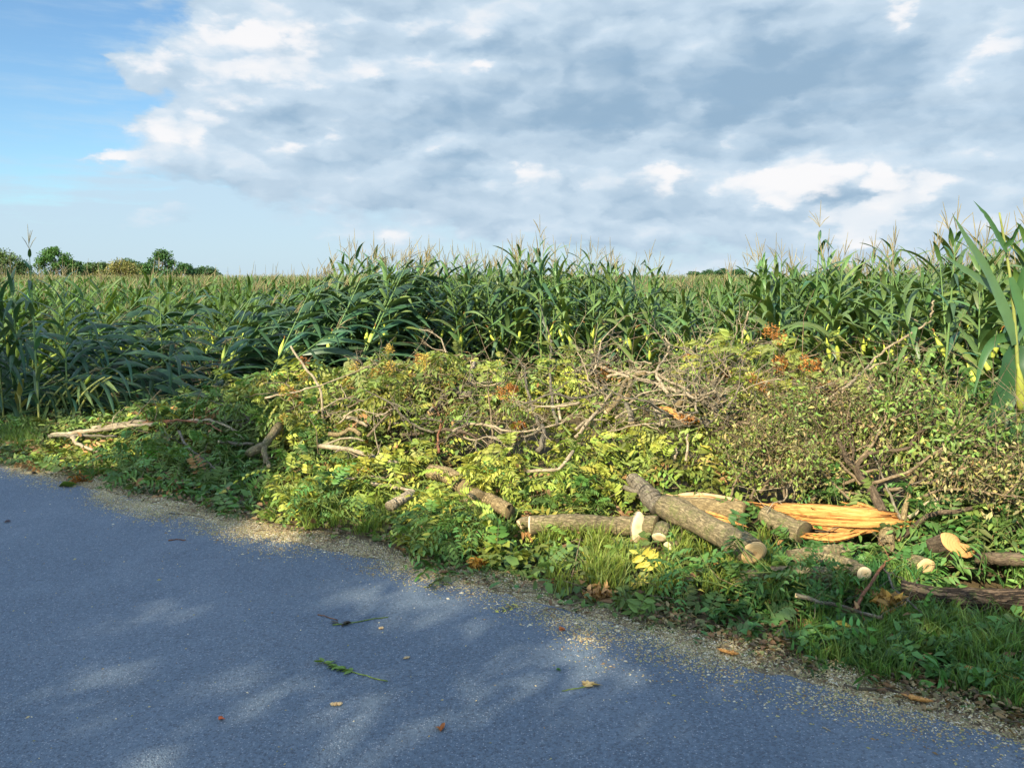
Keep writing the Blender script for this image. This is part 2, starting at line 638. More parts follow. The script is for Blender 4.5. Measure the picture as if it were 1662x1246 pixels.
def bump(h, strength=.5, dist=.01):
    n = E.nt.nodes.new('ShaderNodeBump')
    n.inputs['Strength'].default_value = strength
    n.inputs['Distance'].default_value = dist
    E.nt.links.new(h.s, n.inputs['Height'])
    return E(n.outputs[0])


def obco():
    n = E.nt.nodes.new('ShaderNodeTexCoord')
    return E(n.outputs['Object'])


def geopos():
    n = E.nt.nodes.new('ShaderNodeNewGeometry')
    return E(n.outputs['Position'])


def attr(name='hue'):
    n = E.nt.nodes.new('ShaderNodeAttribute')
    n.attribute_name = name
    return E(n.outputs['Color'])


def attr_vec(name):
    n = E.nt.nodes.new('ShaderNodeAttribute')
    n.attribute_name = name
    return E(n.outputs['Vector'])


def leaf_mat(name, trans=.35, rough=.45, nscale=9.0, tcol=(1.35, 1.25, .45), var=.35, objvar=0.0, spec=.22):
    m, out = newmat(name)
    nt = m.node_tree
    c = attr()
    nz = noise(geopos(), nscale, 3, .6)
    f = (nz - .5) * (2 * var) + 1.0
    if objvar:
        oi = nt.nodes.new('ShaderNodeObjectInfo')
        f = f * ((E(oi.outputs['Random']) - .5) * objvar + 1.0)
    c = vnode('SCALE', c)
    nt.links.new(f.s, c.s.node.inputs['Scale'])
    p = principled(c, rough, spec=spec)
    tr = nt.nodes.new('ShaderNodeBsdfTranslucent')
    tc = vnode('MULTIPLY', c, tcol)
    nt.links.new(tc.s, tr.inputs[0])
    mx = nt.nodes.new('ShaderNodeMixShader')
    mx.inputs[0].default_value = trans
    nt.links.new(p.outputs[0], mx.inputs[1])
    nt.links.new(tr.outputs[0], mx.inputs[2])
    nt.links.new(mx.outputs[0], out.inputs[0])
    return m


def bark_mat(name, dark, light, scale=18.0, stretch=(1, 1, .28), moss=0.0, moss_c=(.10, .13, .03), bs=.6, bd=.01, crack=.5):
    m, out = newmat(name)
    m['grain'] = 1
    gv = vnode('MULTIPLY', attr_vec('grain'), stretch)
    P = obco()
    n1 = noise(gv, scale * 1.3, 5, .65, dist=.8)
    n2 = noise(P, scale * 4.5, 4, .7)
    n3 = noise(P, scale * .25, 3, .55)
    ridge = 1.0 - E.m('ABSOLUTE', noise(gv, scale * 2.2, 3, .6, dist=.5) * 2.0 - 1.0) * 4.0
    ridge = smooth(ridge, .35, .95)
    f = smooth(n1 * .6 + n2 * .4, .34, .66)
    c = mixc(f, dark, light)
    c = mixc(smooth(n3, .48, .70) * .55, c, tuple(.5 * (a + b) * 1.35 for a, b in zip(dark, light)))
    c = mixc(ridge * crack, c, tuple(a * .55 for a in dark))
    lich = smooth(noise(P, scale * 1.1, 4, .75), .60, .68)
    c = mixc(lich * .35, c, tuple(min(b * 1.35, .6) for b in light))
    if moss:
        c = mixc(smooth(noise(P, scale * .5, 5, .7), .62 - moss * .3, .75) * .85, c, moss_c)
    h = n1 * .7 + n2 * .35 - ridge * crack * .9
    p = principled(c, .9, bump(h, bs, bd), spec=.15)
    m.node_tree.links.new(p.outputs[0], out.inputs[0])
    return m


def cutwood_mat(name, a=(.46, .32, .15), b=(.28, .165, .06), core=(.20, .11, .045), ring=90.0):
    """end grain: rings round the object's own z axis"""
    m, out = newmat(name)
    nt = m.node_tree
    s = nt.nodes.new('ShaderNodeSeparateXYZ')
    P = obco()
    wob = noise(P, 14, 3, .6)
    nt.links.new(P.s, s.inputs[0])
    x, y = E(s.outputs[0]), E(s.outputs[1])
    r = E.m('SQRT', x * x + y * y) + (wob - .5) * .02
    w = E.m('SINE', r * (ring * 2 * math.pi)) * .5 + .5
    c = mixc(w * .45, a, b)
    c = mixc(smooth(noise(P, 30, 4, .7), .5, .8) * .5, c, tuple(v * .75 for v in a))
    c = mixc(smooth(r, .028, .004) * .7, c, core)
    p = principled(c, .8, bump(w + noise(P, 150, 2, .5) * .7, .25, .002), spec=.2)
    nt.links.new(p.outputs[0], out.inputs[0])
    return m


def grain_mat(name, a, b, c3, scale=26.0):
    m, out = newmat(name)
    m['grain'] = 1
    gv = vnode('MULTIPLY', attr_vec('grain'), (1, 1, .05))
    n1 = noise(gv, scale * 4, 4, .65, dist=.3)
    n2 = noise(gv, scale * 1.2, 3, .6)
    c = mixc(smooth(n1, .35, .65), a, b)
    c = mixc(smooth(n2, .52, .68) * .8, c, c3)
    c = mixc(smooth(noise(obco(), scale * .4, 5, .7), .52, .72) * .6, c, tuple(x * .45 for x in a))
    p = principled(c, .8, bump(n1 + n2, .9, .008), spec=.15)
    m.node_tree.links.new(p.outputs[0], out.inputs[0])
    return m


M = {}
M['corn_leaf'] = leaf_mat('corn_leaf', .24, .42, 6.0, (1.3, 1.2, .4), .30, .35, .3)
M['field_leaf'] = leaf_mat('field_leaf', .30, .45, 2.0, (1.3, 1.2, .4), .35)
M['leaf'] = leaf_mat('leaf', .22, .5, 7.0, (1.35, 1.25, .4), .30, .4)
M['litter'] = leaf_mat('litter', .18, .55, 3.0, (1.3, 1.2, .4), .45)
M['grass'] = leaf_mat('grass', .35, .5, 4.0, (1.3, 1.2, .4), .3)
M['tree_leaf'] = leaf_mat('tree_leaf', .25, .55, .6, (1.2, 1.2, .4), .35)
M['stalk'] = leaf_mat('stalk', .12, .45, 12.0, (1.1, 1.1, .5), .2)
M['tassel'] = leaf_mat('tassel', .3, .7, 8.0, (1.1, 1.0, .6), .2)
M['seed'] = leaf_mat('seed', .25, .6, 25.0, (1.2, 1.0, .4), .4)
M['bark_pale'] = bark_mat('bark_pale', (.15, .115, .07), (.40, .325, .21), 30, (1, 1, .28), .1)
M['bark_grey'] = bark_mat('bark_grey', (.06, .05, .035), (.20, .17, .12), 32, (1, 1, .28), .25)
M['bark_log'] = bark_mat('bark_log', (.08, .064, .034), (.28, .22, .12), 34, (1, 1, .28), .55, (.10, .115, .03), bs=.9)
M['bark_tan'] = bark_mat('bark_tan', (.12, .085, .04), (.31, .235, .115), 45, (1, 1, .28), 0, bs=.8)
M['bark_dark'] = bark_mat('bark_dark', (.035, .025, .016), (.13, .095, .06), 20, (1, 1, .28), .2)
M['bark_rugged'] = bark_mat('bark_rugged', (.03, .022, .015), (.17, .115, .07), 16, (1, 1, .16), .2, bs=1.0, bd=.03, crack=.9)
M['twig'] = bark_mat('twig', (.10, .07, .04), (.26, .20, .12), 30)
M['red_twig'] = bark_mat('red_twig', (.12, .05, .03), (.28, .13, .06), 30)
M['green_twig'] = bark_mat('green_twig', (.08, .12, .03), (.20, .25, .06), 30)
M['cut'] = cutwood_mat('cut_wood')
M['cut_pale'] = cutwood_mat('cut_wood_pale', (.50, .40, .24), (.36, .26, .13), (.36, .25, .12), 120)
M['cut_orange'] = cutwood_mat('cut_wood_orange', (.42, .22, .08), (.34, .165, .055), (.36, .18, .06), 60)
M['split'] = grain_mat('split_wood', (.37, .15, .034), (.52, .28, .09), (.12, .045, .015), 44)
M['split_pale'] = grain_mat('split_wood_pale', (.40, .26, .12), (.54, .40, .22), (.24, .12, .05), 44)
# ------------------------------------------------------------------ the ground, the road
def build_ground():
    xs = np.unique(np.concatenate([np.linspace(-420, -30, 27), np.linspace(-30, -9, 43), np.linspace(-9, 7, 181), np.linspace(7, 30, 47), np.linspace(30, 420, 27)]))
    ys = np.unique(np.concatenate([np.linspace(-60, -4, 20), np.linspace(-4, 2.5, 18), np.linspace(2.5, 12, 120), np.linspace(12, 40, 57), np.linspace(40, 260, 45), np.linspace(260, 900, 14)]))
    Xg, Yg = np.meshgrid(xs, ys)
    Z = terrain(Xg, Yg) + np.where(Yg > road_y(Xg) + .15, .012 * vnoise(Xg, Yg, 6, 2), 0)
    V = np.stack([Xg, Yg, Z], -1).reshape(-1, 3)
    nx = len(xs)
    i = (np.arange(len(ys) - 1)[:, None] * nx + np.arange(nx - 1)[None]).ravel()
    f = np.stack([i, i + 1, i + nx + 1, i + nx], 1)
    # distance from the road edge stored as a real soil mark: sawdust and grit drift within half a metre of the asphalt
    cx = V[f].mean(1)
    dd = cx[:, 1] - road_y(cx[:, 0])
    k = np.exp(-(dd / .35) ** 2)[:, None]
    col = np.hstack([k, k, k])
    mb = MB()
    mb.add(V, None, f, (None, col)) if False else mb.add(V, None, f)
    mb.c4 = [col]
    m, out = newmat('soil')
    P = geopos()
    n1, n2 = noise(P, 3, 6, .65), noise(P, 40, 4, .7)
    c = mixc(smooth(n1, .35, .7), (.055, .04, .02), (.12, .085, .04))
    c = mixc(smooth(n2, .45, .7) * .4, c, (.05, .06, .02))
    grit = mixc(smooth(n2, .4, .62), (.13, .10, .06), (.36, .27, .15))
    c = mixc(E.m('MULTIPLY', attr(), 1.0), c, grit)
    p = principled(c, .95, bump(n2, .9, .02), spec=.15)
    m.node_tree.links.new(p.outputs[0], out.inputs[0])
    o = put('ground', mb.mesh('ground', m, True))
    tag(o, 'brown soil of the verge and the field under the corn', kind='structure')

    # asphalt: its far edge is the frayed line along the verge
    r = []
    pts = ROAD
    seglen = np.r_[0, np.cumsum(np.linalg.norm(np.diff(pts, axis=0), axis=1))]
    ss = np.unique(np.concatenate([np.linspace(0, seglen[-1], 160), np.linspace(seglen[3], seglen[-3], 420)]))
    ex, ey = np.interp(ss, seglen, pts[:, 0]), np.interp(ss, seglen, pts[:, 1])
    near = np.abs(ex) < 12
    ey = ey + near * (.035 * vnoise(ss, ss * 0, 2.3, 1) + .022 * vnoise(ss, ss * 0, 9, 4) + .012 * vnoise(ss, ss * 0, 26, 6))
    rows = [0, .03, .3, 1.2, 3.0, 6.6]
    V = []
    for w in rows:
        V.append(np.stack([ex, ey - w, np.full_like(ex, .006 if w == 0 else .012 - .0)], 1))
    V = np.vstack(V)
    n = len(ex)
    f = []
    i = np.arange(n - 1)
    for k in range(len(rows) - 1):
        f.append(np.stack([k * n + i, (k + 1) * n + i, (k + 1) * n + i + 1, k * n + i + 1], 1))
    mb = MB()
    mb.add(V, None, np.vstack(f))
    m, out = newmat('asphalt')
    P = geopos()
    agg = noise(P, 150, 2, .6)
    agg2 = noise(P, 60, 3, .7)
    vo = E.nt.nodes.new('ShaderNodeTexVoronoi')
    vo.inputs['Scale'].default_value = 130
    E.nt.links.new(P.s, vo.inputs['Vector'])
    cell = E(vo.outputs['Distance'])
    bign = noise(P, .9, 4, .6)
    vcs = E.nt.nodes.new('ShaderNodeSeparateXYZ')
    E.nt.links.new(vo.outputs['Color'], vcs.inputs[0])
    rnd = E(vcs.outputs[0])
    c = mixc(smooth(agg2, .3, .7), ASPH_A, ASPH_B)
    c = mixc(smooth(bign, .40, .7) * .40, c, ASPH_C)
    c = mixc(smooth(noise(P, 2.6, 6, .7), .50, .75) * .45, c, ASPH_A)
    c = mixc(smooth(rnd, .84, .93) * smooth(cell, .55, .2), c, (.24, .25, .26))
    c = mixc(smooth(rnd, .25, .05) * .6, c, (.02, .024, .035))
    h = smooth(cell, .0, .6) * -.8 + agg * .5 + agg2 * .3
    p = principled(c, .60, bump(h, .75, .006), spec=.5)
    m.node_tree.links.new(p.outputs[0], out.inputs[0])
    o = put('road', mb.mesh('road', m, False))
    tag(o, 'dark blue-grey asphalt lane in dappled shade', kind='structure')


ASPH_A, ASPH_B, ASPH_C = (.034, .053, .072), (.080, .110, .136), (.125, .150, .168)
build_ground()


# ------------------------------------------------------------------ corn
def corn_arrays(g, H=2.1, nbt=None, erect=1.0, lean=0.0, leanp=1.0, nl=12, seg=8, lite=False, tassel=True, ears=1, wind=None, leafscale=1.0, col=(.055, .125, .045)):
    """returns MBs for stalk, leaves, tassel, ears in local coordinates, leaning towards +x by lean (radians)"""
    st, lf, ta, ea = MB(), MB(), MB(), MB()
    n = 9
    s = np.linspace(0, 1, n)
    ang = lean * np.clip(s / .22, 0, 1) ** leanp + g.normal(0, .015) * s
    step = H / (n - 1)
    P = [np.zeros(3)]
    az = g.normal(0, .12)
    for i in range(1, n):
        a = ang[i]
        P.append(P[-1] + step * np.array([math.sin(a) * math.cos(az), math.sin(a) * math.sin(az), math.cos(a)]))
    P = np.array(P)
    r = np.interp(s, [0, .6, 1], [.013, .010, .0035])
    V, f3, f4 = tube_arrays(P, r, 4 if lite else 6, cap=False)
    tc = np.interp(np.repeat(s[:-1], 4 if lite else 6)[:, None], [0, .4, 1], [0, 1, 1])
    st.add(V, None, f4, np.array((.16, .21, .05)))
    st.c4[-1] = (1 - tc) * np.array((.26, .26, .07)) + tc * np.array((.10, .17, .05))

    def at(u):
        return np.array([np.interp(u, s, P[:, k]) for k in range(3)])
    plane = g.uniform(0, 2 * np.pi)
    for k in range(nl):
        u = .14 + .82 * k / (nl - 1) + g.normal(0, .01)
        u = min(max(u, .05), .985)
        o = at(u)
        tan = nrm(at(min(u + .05, 1)) - at(u - .05))
        a = plane + k * np.pi + g.normal(0, .38)
        out = np.array([math.cos(a), math.sin(a), 0])
        if wind is not None:
            out = nrm(out * .7 + np.array(wind) * g.uniform(.5, 1.5))
        out = nrm(out - tan * np.dot(out, tan))
        size = (.62 + .38 * math.sin(np.pi * min(u * 1.05, 1))) * leafscale
        L = .66 * size * g.uniform(.8, 1.15)
        if u > .9:
            L *= .6
        W = .078 * size * g.uniform(.85, 1.15)
        e0 = g.uniform(.25, .5) if u < .8 else g.uniform(.12, .3)
        d0 = nrm(tan * math.cos(e0) + out * math.sin(e0))
        droop = (g.uniform(.1, 1.3) if g.random() < .7 else g.uniform(1.2, 2.4)) if u < .85 else g.uniform(.0, .8)
        droop *= erect
        p = o.copy()
        d = d0
        pts, wd = [p.copy()], [.4]
        ns = seg if u < .9 else max(4, seg - 2)
        kink = g.integers(3, ns) if ns > 4 and g.random() < .25 else -1
        for j in range(1, ns + 1):
            t = j / ns
            d = nrm(d + out * .17 + np.array([0, 0, -1]) * droop * (t ** 1.2) / ns * 2.6 + (np.array([0, 0, -1.4]) if j == kink else 0))
            p = p + d * L / ns
            pts.append(p.copy())
            wd.append(min(1, .45 + t * 3.0) * max(0.02, (1 - t ** 2.6)))
        pts = np.array(pts)
        T = nrm(np.gradient(pts, axis=0))
        side0 = nrm(np.cross(T, np.array([0, 0, 1.0]) + out * .01))
        side0 = nrm(np.cross(tan, out))[None] * .6 + side0 * .0 + nrm(np.cross(tan, out))[None] * .4
        side0 = np.broadcast_to(side0, T.shape)
        side = nrm(side0 - T * np.sum(side0 * T, 1, keepdims=True))
        N = np.cross(side, T)
        tw = g.normal(0, .6) * np.linspace(0, 1, len(pts)) ** 1.5
        side, N = side * np.cos(tw)[:, None] + N * np.sin(tw)[:, None], N * np.cos(tw)[:, None] - side * np.sin(tw)[:, None]
        w = (np.array(wd) * W * .5)[:, None]
        wav = g.normal(0, .12, (len(pts), 2)) * w
        c = np.array(col) * g.uniform(.8, 1.25) * np.array([g.uniform(.85, 1.3), 1, g.uniform(.8, 1.15)])
        if u < .22 and g.random() < .4:
            c = np.array((.24, .22, .06))
        if lite:
            V = np.stack([pts + side * w, pts - side * w], 1).reshape(-1, 3)
            i = np.arange(ns) * 2
            f = np.stack([i, i + 2, i + 3, i + 1], 1)
            lf.add(V, None, f, c)
        else:
            up = N * w * .35
            V = np.stack([pts + side * w + up + N * wav[:, :1], pts, pts - side * w + up + N * wav[:, 1:]], 1).reshape(-1, 3)
            i = np.arange(ns) * 3
            f = np.concatenate([np.stack([i, i + 3, i + 4, i + 1], 1), np.stack([i + 1, i + 4, i + 5, i + 2], 1)])
            lf.add(V, None, f, c)
    if tassel:
        top, tan = P[-1], nrm(P[-1] - P[-2])
        nb = nbt if nbt is not None else (2 if lite else 5)
        for k in range(nb):
            a = g.uniform(0, 2 * np.pi)
            e = g.uniform(.15, .75) if k else 0
            sd = nrm(np.cross(tan, [1, .1, 0]))
            s2 = np.cross(tan, sd)
            d = tan * math.cos(e) + (sd * math.cos(a) + s2 * math.sin(a)) * math.sin(e)
            L = g.uniform(.14, .24) if k else .30
            b = top + tan * (0 if lite else g.uniform(0, .08))
            q = np.array([b, b + d * L * .5, b + d * L + np.array([0, 0, -.03])])
            V, f3, f4 = tube_arrays(q, [.0028, .0042, .0018], 3, cap=False)
            ta.add(V, None, f4, np.array((.26, .22, .11)) * g.uniform(.8, 1.2))
    for k in range(ears):
        u = .47 + .07 * k
        o = at(u)
        a = plane + k * np.pi + g.normal(0, .3)
        tan = nrm(at(u + .05) - at(u - .05))
        out = np.array([math.cos(a), math.sin(a), 0])
        d = nrm(tan * .93 + out * .36)
        q = np.array([o + d * t * .24 + out * .012 for t in np.linspace(0, 1, 6)])
        V, f3, f4 = tube_arrays(q, [.012, .024, .027, .023, .013, .004], 6, cap=False)
        ea.add(V, None, f4, np.array((.40, .46, .07)))
        V, f3, f4 = tube_arrays(np.array([q[-1], q[-1] + d * .03, q[-1] + d * .05 + out * .03]), [.004, .006, .002], 4, cap=False)
        ea.add(V, None, f4, np.array((.22, .10, .03)))
    return st, lf, ta, ea


def corn_proto(seed, **kw):
    g = np.random.default_rng(seed)
    a = corn_arrays(g, **kw)
    names = ('stalk', 'leaves', 'tassel', 'ear')
    mats = (M['stalk'], M['corn_leaf'], M['tassel'], M['stalk'])
    return [(nm, mb.mesh('corn_' + nm, mt, True)) for nm, mb, mt in zip(names, a, mats) if mb.n]


def place_corn(proto, loc, rz, sc, label, group=None, tilt=(0, 0)):
    t = thing('corn_plant', loc, label, 'corn plant', group)
    t.rotation_euler = (tilt[0], tilt[1], rz)
    t.scale = (sc, sc, sc)
    for nm, me in proto:
        put(nm, me, t)
    return t


COOL = (.040, .088, .042)
MIDG = (.080, .140, .042)
stand = [corn_proto(100 + i, H=2.0, lean=.06 * i, leanp=1, nl=18, erect=.75, ears=1 if i % 2 else 2, col=MIDG) for i in range(6)]
stand_cool = [corn_proto(120 + i, H=2.0, lean=.05 * i, nl=18, erect=.75, ears=0 if i % 2 else 1, col=COOL) for i in range(4)]
tall_thin = [corn_proto(140 + i, H=2.15, lean=.03, nl=11, ears=0, col=COOL, leafscale=.85) for i in range(3)]
leaning = [corn_proto(160 + i, H=2.05, lean=.72 + .10 * i, leanp=1.2, nl=14, ears=1, col=COOL, wind=(1, 0, -.15), leafscale=1.3) for i in range(5)]
flat = [corn_proto(180 + i, H=1.9, lean=1.25 + .06 * i, leanp=.8, nl=14, ears=0, col=COOL, wind=(1, 0, -.2), leafscale=1.3) for i in range(4)]

# top of the front wall of corn, absolute height, read against the horizon; distance of the front row
FRONT_Y = ([-9, -6.4, -4.5, -3, -1.8, 0, 1.6, 3.0, 4.0, 5.2, 8], [9.6, 9.4, 9.6, 10.2, 10.8, 10.9, 10.4, 9.2, 7.0, 6.3, 6.0])


def front_y(x):
    return np.interp(x, *FRONT_Y)


ncorn = 0
LB_L = 'wind-flattened corn plant sweeping to the right in the lodged patch at the field edge'
LB_S = 'standing green corn plant in the dense front rows behind the brush pile'
LB_R = 'standing corn plant in the front rows behind the olive wilted branches'
LB_M = 'leaning corn plant in the dark crest where lodged corn meets upright rows'
# lodged patch
g = np.random.default_rng(5)
for i in range(82):
    x = g.uniform(-7.6, -1.7)
    y = front_y(x) + g.uniform(0.0, 1.9) ** 1.1
    px, py = proj([x, y, .8])
    if px[0] < -160:
        continue
    pr = flat if g.random() < (.7 if y < front_y(x) + .6 else .15) else leaning
    place_corn(pr[g.integers(len(pr))], (x, y, terrain(x, y) - .02), g.normal(.1, .28), g.uniform(.85, 1.05), LB_L, 'wind-flattened corn in the lodged patch')
    ncorn += 1
# crest: a leaning bank that rises towards the upright corn
for i in range(34):
    x = g.uniform(-4.1, -1.9)
    y = g.uniform(9.7, 11.0)
    place_corn(leaning[g.integers(2)], (x, y, 0), g.normal(.15, .22), np.interp(x, [-4.1, -1.9], [.82, 1.12]) * g.uniform(.95, 1.05), LB_M,
               'leaning corn of the dark crest', tilt=(0, -.25))
    ncorn += 1
# upright wall in the middle
for row in range(3):
    y0 = .45 * row
    for x in np.arange(-2.25, 1.7, .135):
        xx = x + g.normal(0, .04)
        y = front_y(xx) + y0 + g.normal(0, .05)
        hh = np.interp(xx, [-2.3, -1.9, -1.0, -.3, .4, .9, 1.5, 1.9], [.98, 1.01, .97, .98, 1.02, .98, .96, .86])
        pr = stand if g.random() < .8 else stand_cool
        place_corn(pr[g.integers(len(pr))], (xx, y, terrain(xx, y)), g.uniform(0, 6.28), hh * g.uniform(.93, 1.06), LB_S, 'upright corn behind the brush pile',
                   tilt=(g.normal(0, .05), g.normal(.06, .07)))
        ncorn += 1
# right-hand wall
for row in range(3):
    for x in np.arange(1.75, 6.1, .2):
        xx = x + g.normal(0, .05)
        y = front_y(xx) + .5 * row + .15 * abs(g.normal())
        px, py = proj([xx, y, 1.])
        if px[0] > 1780:
            continue
        hh = np.interp(xx, [1.7, 2.0, 2.6, 3.0, 4.0, 5.0], [.80, .80, .82, .95, 1.02, 1.08])
        place_corn(stand[g.integers(6)], (xx, y, 0), g.uniform(0, 6.28), hh * g.uniform(.92, 1.06), LB_R, 'corn behind the olive wilted branches',
                   tilt=(g.normal(0, .06), g.normal(0, .08)))
        ncorn += 1
# left edge uprights (a group) and single plants one can point to
for px in (2, 20, -20, -60, 90, -100):
    p = G(px, 700)
    place_corn(stand_cool[abs(px) % 4], (p[0], p[1] + g.uniform(0, .5), 0), g.uniform(0, 6), .90, 'upright corn plant at the left end of the lodged patch', 'upright corn at the left end')
    ncorn += 1


def single(px, py_base, topy, dist, proto, label, rz=0., tilt=(0, 0), scale=None):
    b = D(px, 600, dist)
    b[2] = 0
    top = CAM_H + (455 - topy) * dist / FPX
    me = proto
    sc = top / 2.25 if scale is None else scale
    return place_corn(me, b, rz, sc, label, tilt=tilt)


single(57, 670, 392, 9.1, tall_thin[0], 'tall lone corn plant rising above the lodged patch near the left edge', 1.0)
single(262, 600, 430, 10.4, tall_thin[1], 'thin dark upright corn plant standing alone in the flattened patch', .4)
single(572, 600, 402, 10.3, tall_thin[2], 'dark upright corn plant at the peak of the leaning crest', 2.)
single(880, 560, 375, 10.5, tall_thin[0], 'tallest corn plant of the middle rows, its tassel above the rest', 2.4)
single(1318, 560, 362, 8.8, tall_thin[1], 'tall dark corn plant with upright leaves breaking the skyline right of the gap', .8, scale=1.06)
single(1268, 560, 410, 9.2, tall_thin[2], 'slim corn plant with broken leaves just left of the tall dark one', 2.8)
single(1438, 560, 385, 8.8, stand[2], 'corn plant with one spear-like upright leaf on the right skyline', 1.1)
single(1532, 560, 345, 6.7, tall_thin[0], 'tall corn plant with arching top leaves above the right rows', .3, scale=1.0)
single(1612, 560, 350, 5.6, tall_thin[2], 'large pale-leaved corn plant leaning at the right, broad blades over the brush', 2.9, tilt=(0, -.12), scale=.97)


def blade(mb, pts, w, col, seed=0, face=(0, -1, .3)):
    """one broad corn blade through the given points; w is its full width in metres"""
    g = np.random.default_rng(seed)
    Q = smooth_path(pts, 16)
    T = nrm(np.gradient(Q, axis=0))
    sd = nrm(np.cross(T, np.array(face) + g.normal(0, .25, 3)))
    N = np.cross(sd, T)
    t = np.linspace(0, 1, 16)
    ww = (w * .33 * np.minimum(1, .5 + t * 3) * np.maximum(.03, 1 - t ** 2.8))[:, None]
    wav = g.normal(0, .16, (16, 2)) * ww
    V = np.stack([Q + sd * ww + N * (ww * .35 + wav[:, :1]), Q, Q - sd * ww + N * (ww * .35 + wav[:, 1:])], 1).reshape(-1, 3)
    i = np.arange(15) * 3
    mb.add(V, None, np.concatenate([np.stack([i, i + 3, i + 4, i + 1], 1), np.stack([i + 1, i + 4, i + 5, i + 2], 1)]), np.array(col))


def near_right_corn():
    d = 4.9
    b = G(1655, 905)
    t = thing('corn_plant', b, 'nearest corn plant at the right edge, yellow stalk and big dark hanging leaves', 'corn plant')
    P = [b, D(1654, 760, d), D(1652, 600, d), D(1642, 470, d + .05), D(1630, 390, d + .1), D(1622, 345, d + .1)]
    st, lf, ea, ta = MB(), MB(), MB(), MB()
    V, f3, f4 = tube_arrays(smooth_path(P, 16), np.linspace(.015, .005, 16), 9)
    st.add(V, f3, f4, np.array((.17, .19, .045)))
    dk, md, pl = (.022, .065, .02), (.045, .11, .033), (.075, .14, .055)
    for k, (pp, w, c) in enumerate([
            ([(1645, 560), (1628, 500), (1600, 440), (1570, 390), (1546, 348)], 28, pl), ([(1643, 520), (1610, 470), (1565, 438), (1526, 412)], 24, pl),
            ([(1634, 410), (1615, 375), (1600, 350), (1580, 326)], 15, md), ([(1630, 400), (1642, 388), (1650, 372), (1658, 362)], 15, md),
            ([(1652, 560), (1640, 610), (1612, 700), (1588, 790)], 62, dk), ([(1655, 615), (1650, 680), (1628, 750), (1600, 812)], 52, dk),
            ([(1655, 700), (1630, 730), (1612, 770), (1600, 790)], 46, dk), ([(1650, 480), (1664, 440), (1690, 425), (1720, 440)], 22, md),
            ([(1647, 545), (1615, 552), (1596, 580), (1580, 640)], 24, md), ([(1655, 600), (1680, 610), (1700, 680), (1704, 760)], 30, dk), ([(1640, 450), (1656, 500), (1672, 560), (1676, 620)], 22, md),
            ([(1652, 640), (1636, 660), (1630, 720), (1640, 800)], 44, dk)]):
        blade(lf, [D(a, q, d + (.03 * (k % 3)) - .10 * i / 4) for i, (a, q) in enumerate(pp)], w * d / FPX, c, k)
    q = [D(1656, 668, d - .03), D(1657, 640, d - .05), D(1655, 612, d - .06), D(1652, 590, d - .06)]
    V, f3, f4 = tube_arrays(smooth_path(q, 8), [.014, .024, .028, .027, .022, .016, .009, .004], 9)
    ea.add(V, f3, f4, np.array((.22, .24, .04)))
    for nm, mb, mt in (('stalk', st, 'stalk'), ('leaves', lf, 'corn_leaf'), ('ear', ea, 'stalk')):
        put(nm, mb.mesh('near_' + nm, M[mt], True, b), t)


near_right_corn()
tq = G(1604, 905)
sh = corn_proto(302, H=.36, nl=7, ears=0, tassel=False, col=(.20, .28, .31), leafscale=.62)
place_corn(sh, (tq[0], tq[1], 0), 1.2, 1.0, 'short snapped corn stalk with blue-grey wilted leaves beside the notched stump piece')
tq = G(1395, 640)
orp = corn_proto(303, H=2.0, nl=4, ears=0, col=(.42, .27, .08), leafscale=.4)
tq = D(1394, 560, 9.6)
place_corn(orp, (tq[0], tq[1], 0), 0, .90, 'dried orange-brown corn plant standing among the green rows')
for k, (px, py, h_) in enumerate(((1585, 800, .93), (1640, 830, .96), (1690, 850, 1.0), (1560, 745, .95), (1620, 760, 1.0), (1700, 770, 1.0), (1660, 740, 1.02))):
    q_ = G(px, py)
    place_corn(stand[k % 6], (q_[0], q_[1], 0), 1.7 * k, h_, 'tall slender corn plant at the right edge of the brush, bare stalk below', 'slender corn plants at the right edge', tilt=(0, -.05 + .02 * k))
ncorn += 20
print('corn plants', ncorn)


# bent yellow bases at the lower left
def bent_stalks():
    g = np.random.default_rng(8)
    specs = [(38, 690), (52, 692), (66, 694), (80, 694), (92, 693), (108, 698), (120, 696)]
    for k, (px, py) in enumerate(specs):
        b = G(px, py)
        P = [b]
        for j in range(1, 9):
            a = .12 + .95 * (j / 8) ** 1.1
            P.append(P[-1] + .10 * np.array([math.sin(a), .1, math.cos(a)]))
        t = thing('corn_stalk', b, 'bent yellow-green corn stalk curving to the right at the foot of the lodged patch', 'corn stalk', 'bent corn stalks at the lower left')
        V, f3, f4 = tube_arrays(smooth_path(P, 12), np.interp(np.linspace(0, 1, 12), [0, 1], [.014, .010]), 7)
        mb = MB()
        mb.add(V, f3, f4, np.array((.34, .34, .09)) * g.uniform(.85, 1.15))
        put('stalk', mb.mesh('bent_stalk', M['stalk'], True, b), t)
        lf = MB()
        n = 5
        i = g.integers(3, 8, n)
        leaves_into(lf, np.array(P)[i], np.stack([g.uniform(.3, 1, n), g.normal(0, .5, n), g.uniform(-.8, .2, n)], 1), g.normal(0, .3, (n, 3)) + [0, 0, 1],
                    g.uniform(.25, .5, n), g.uniform(.03, .05, n), np.array((.12, .17, .05)) * g.uniform(.7, 1.3, (n, 1)), droop=.4)
        put('leaves', lf.mesh('bent_leaves', M['corn_leaf'], True, b), t)


bent_stalks()


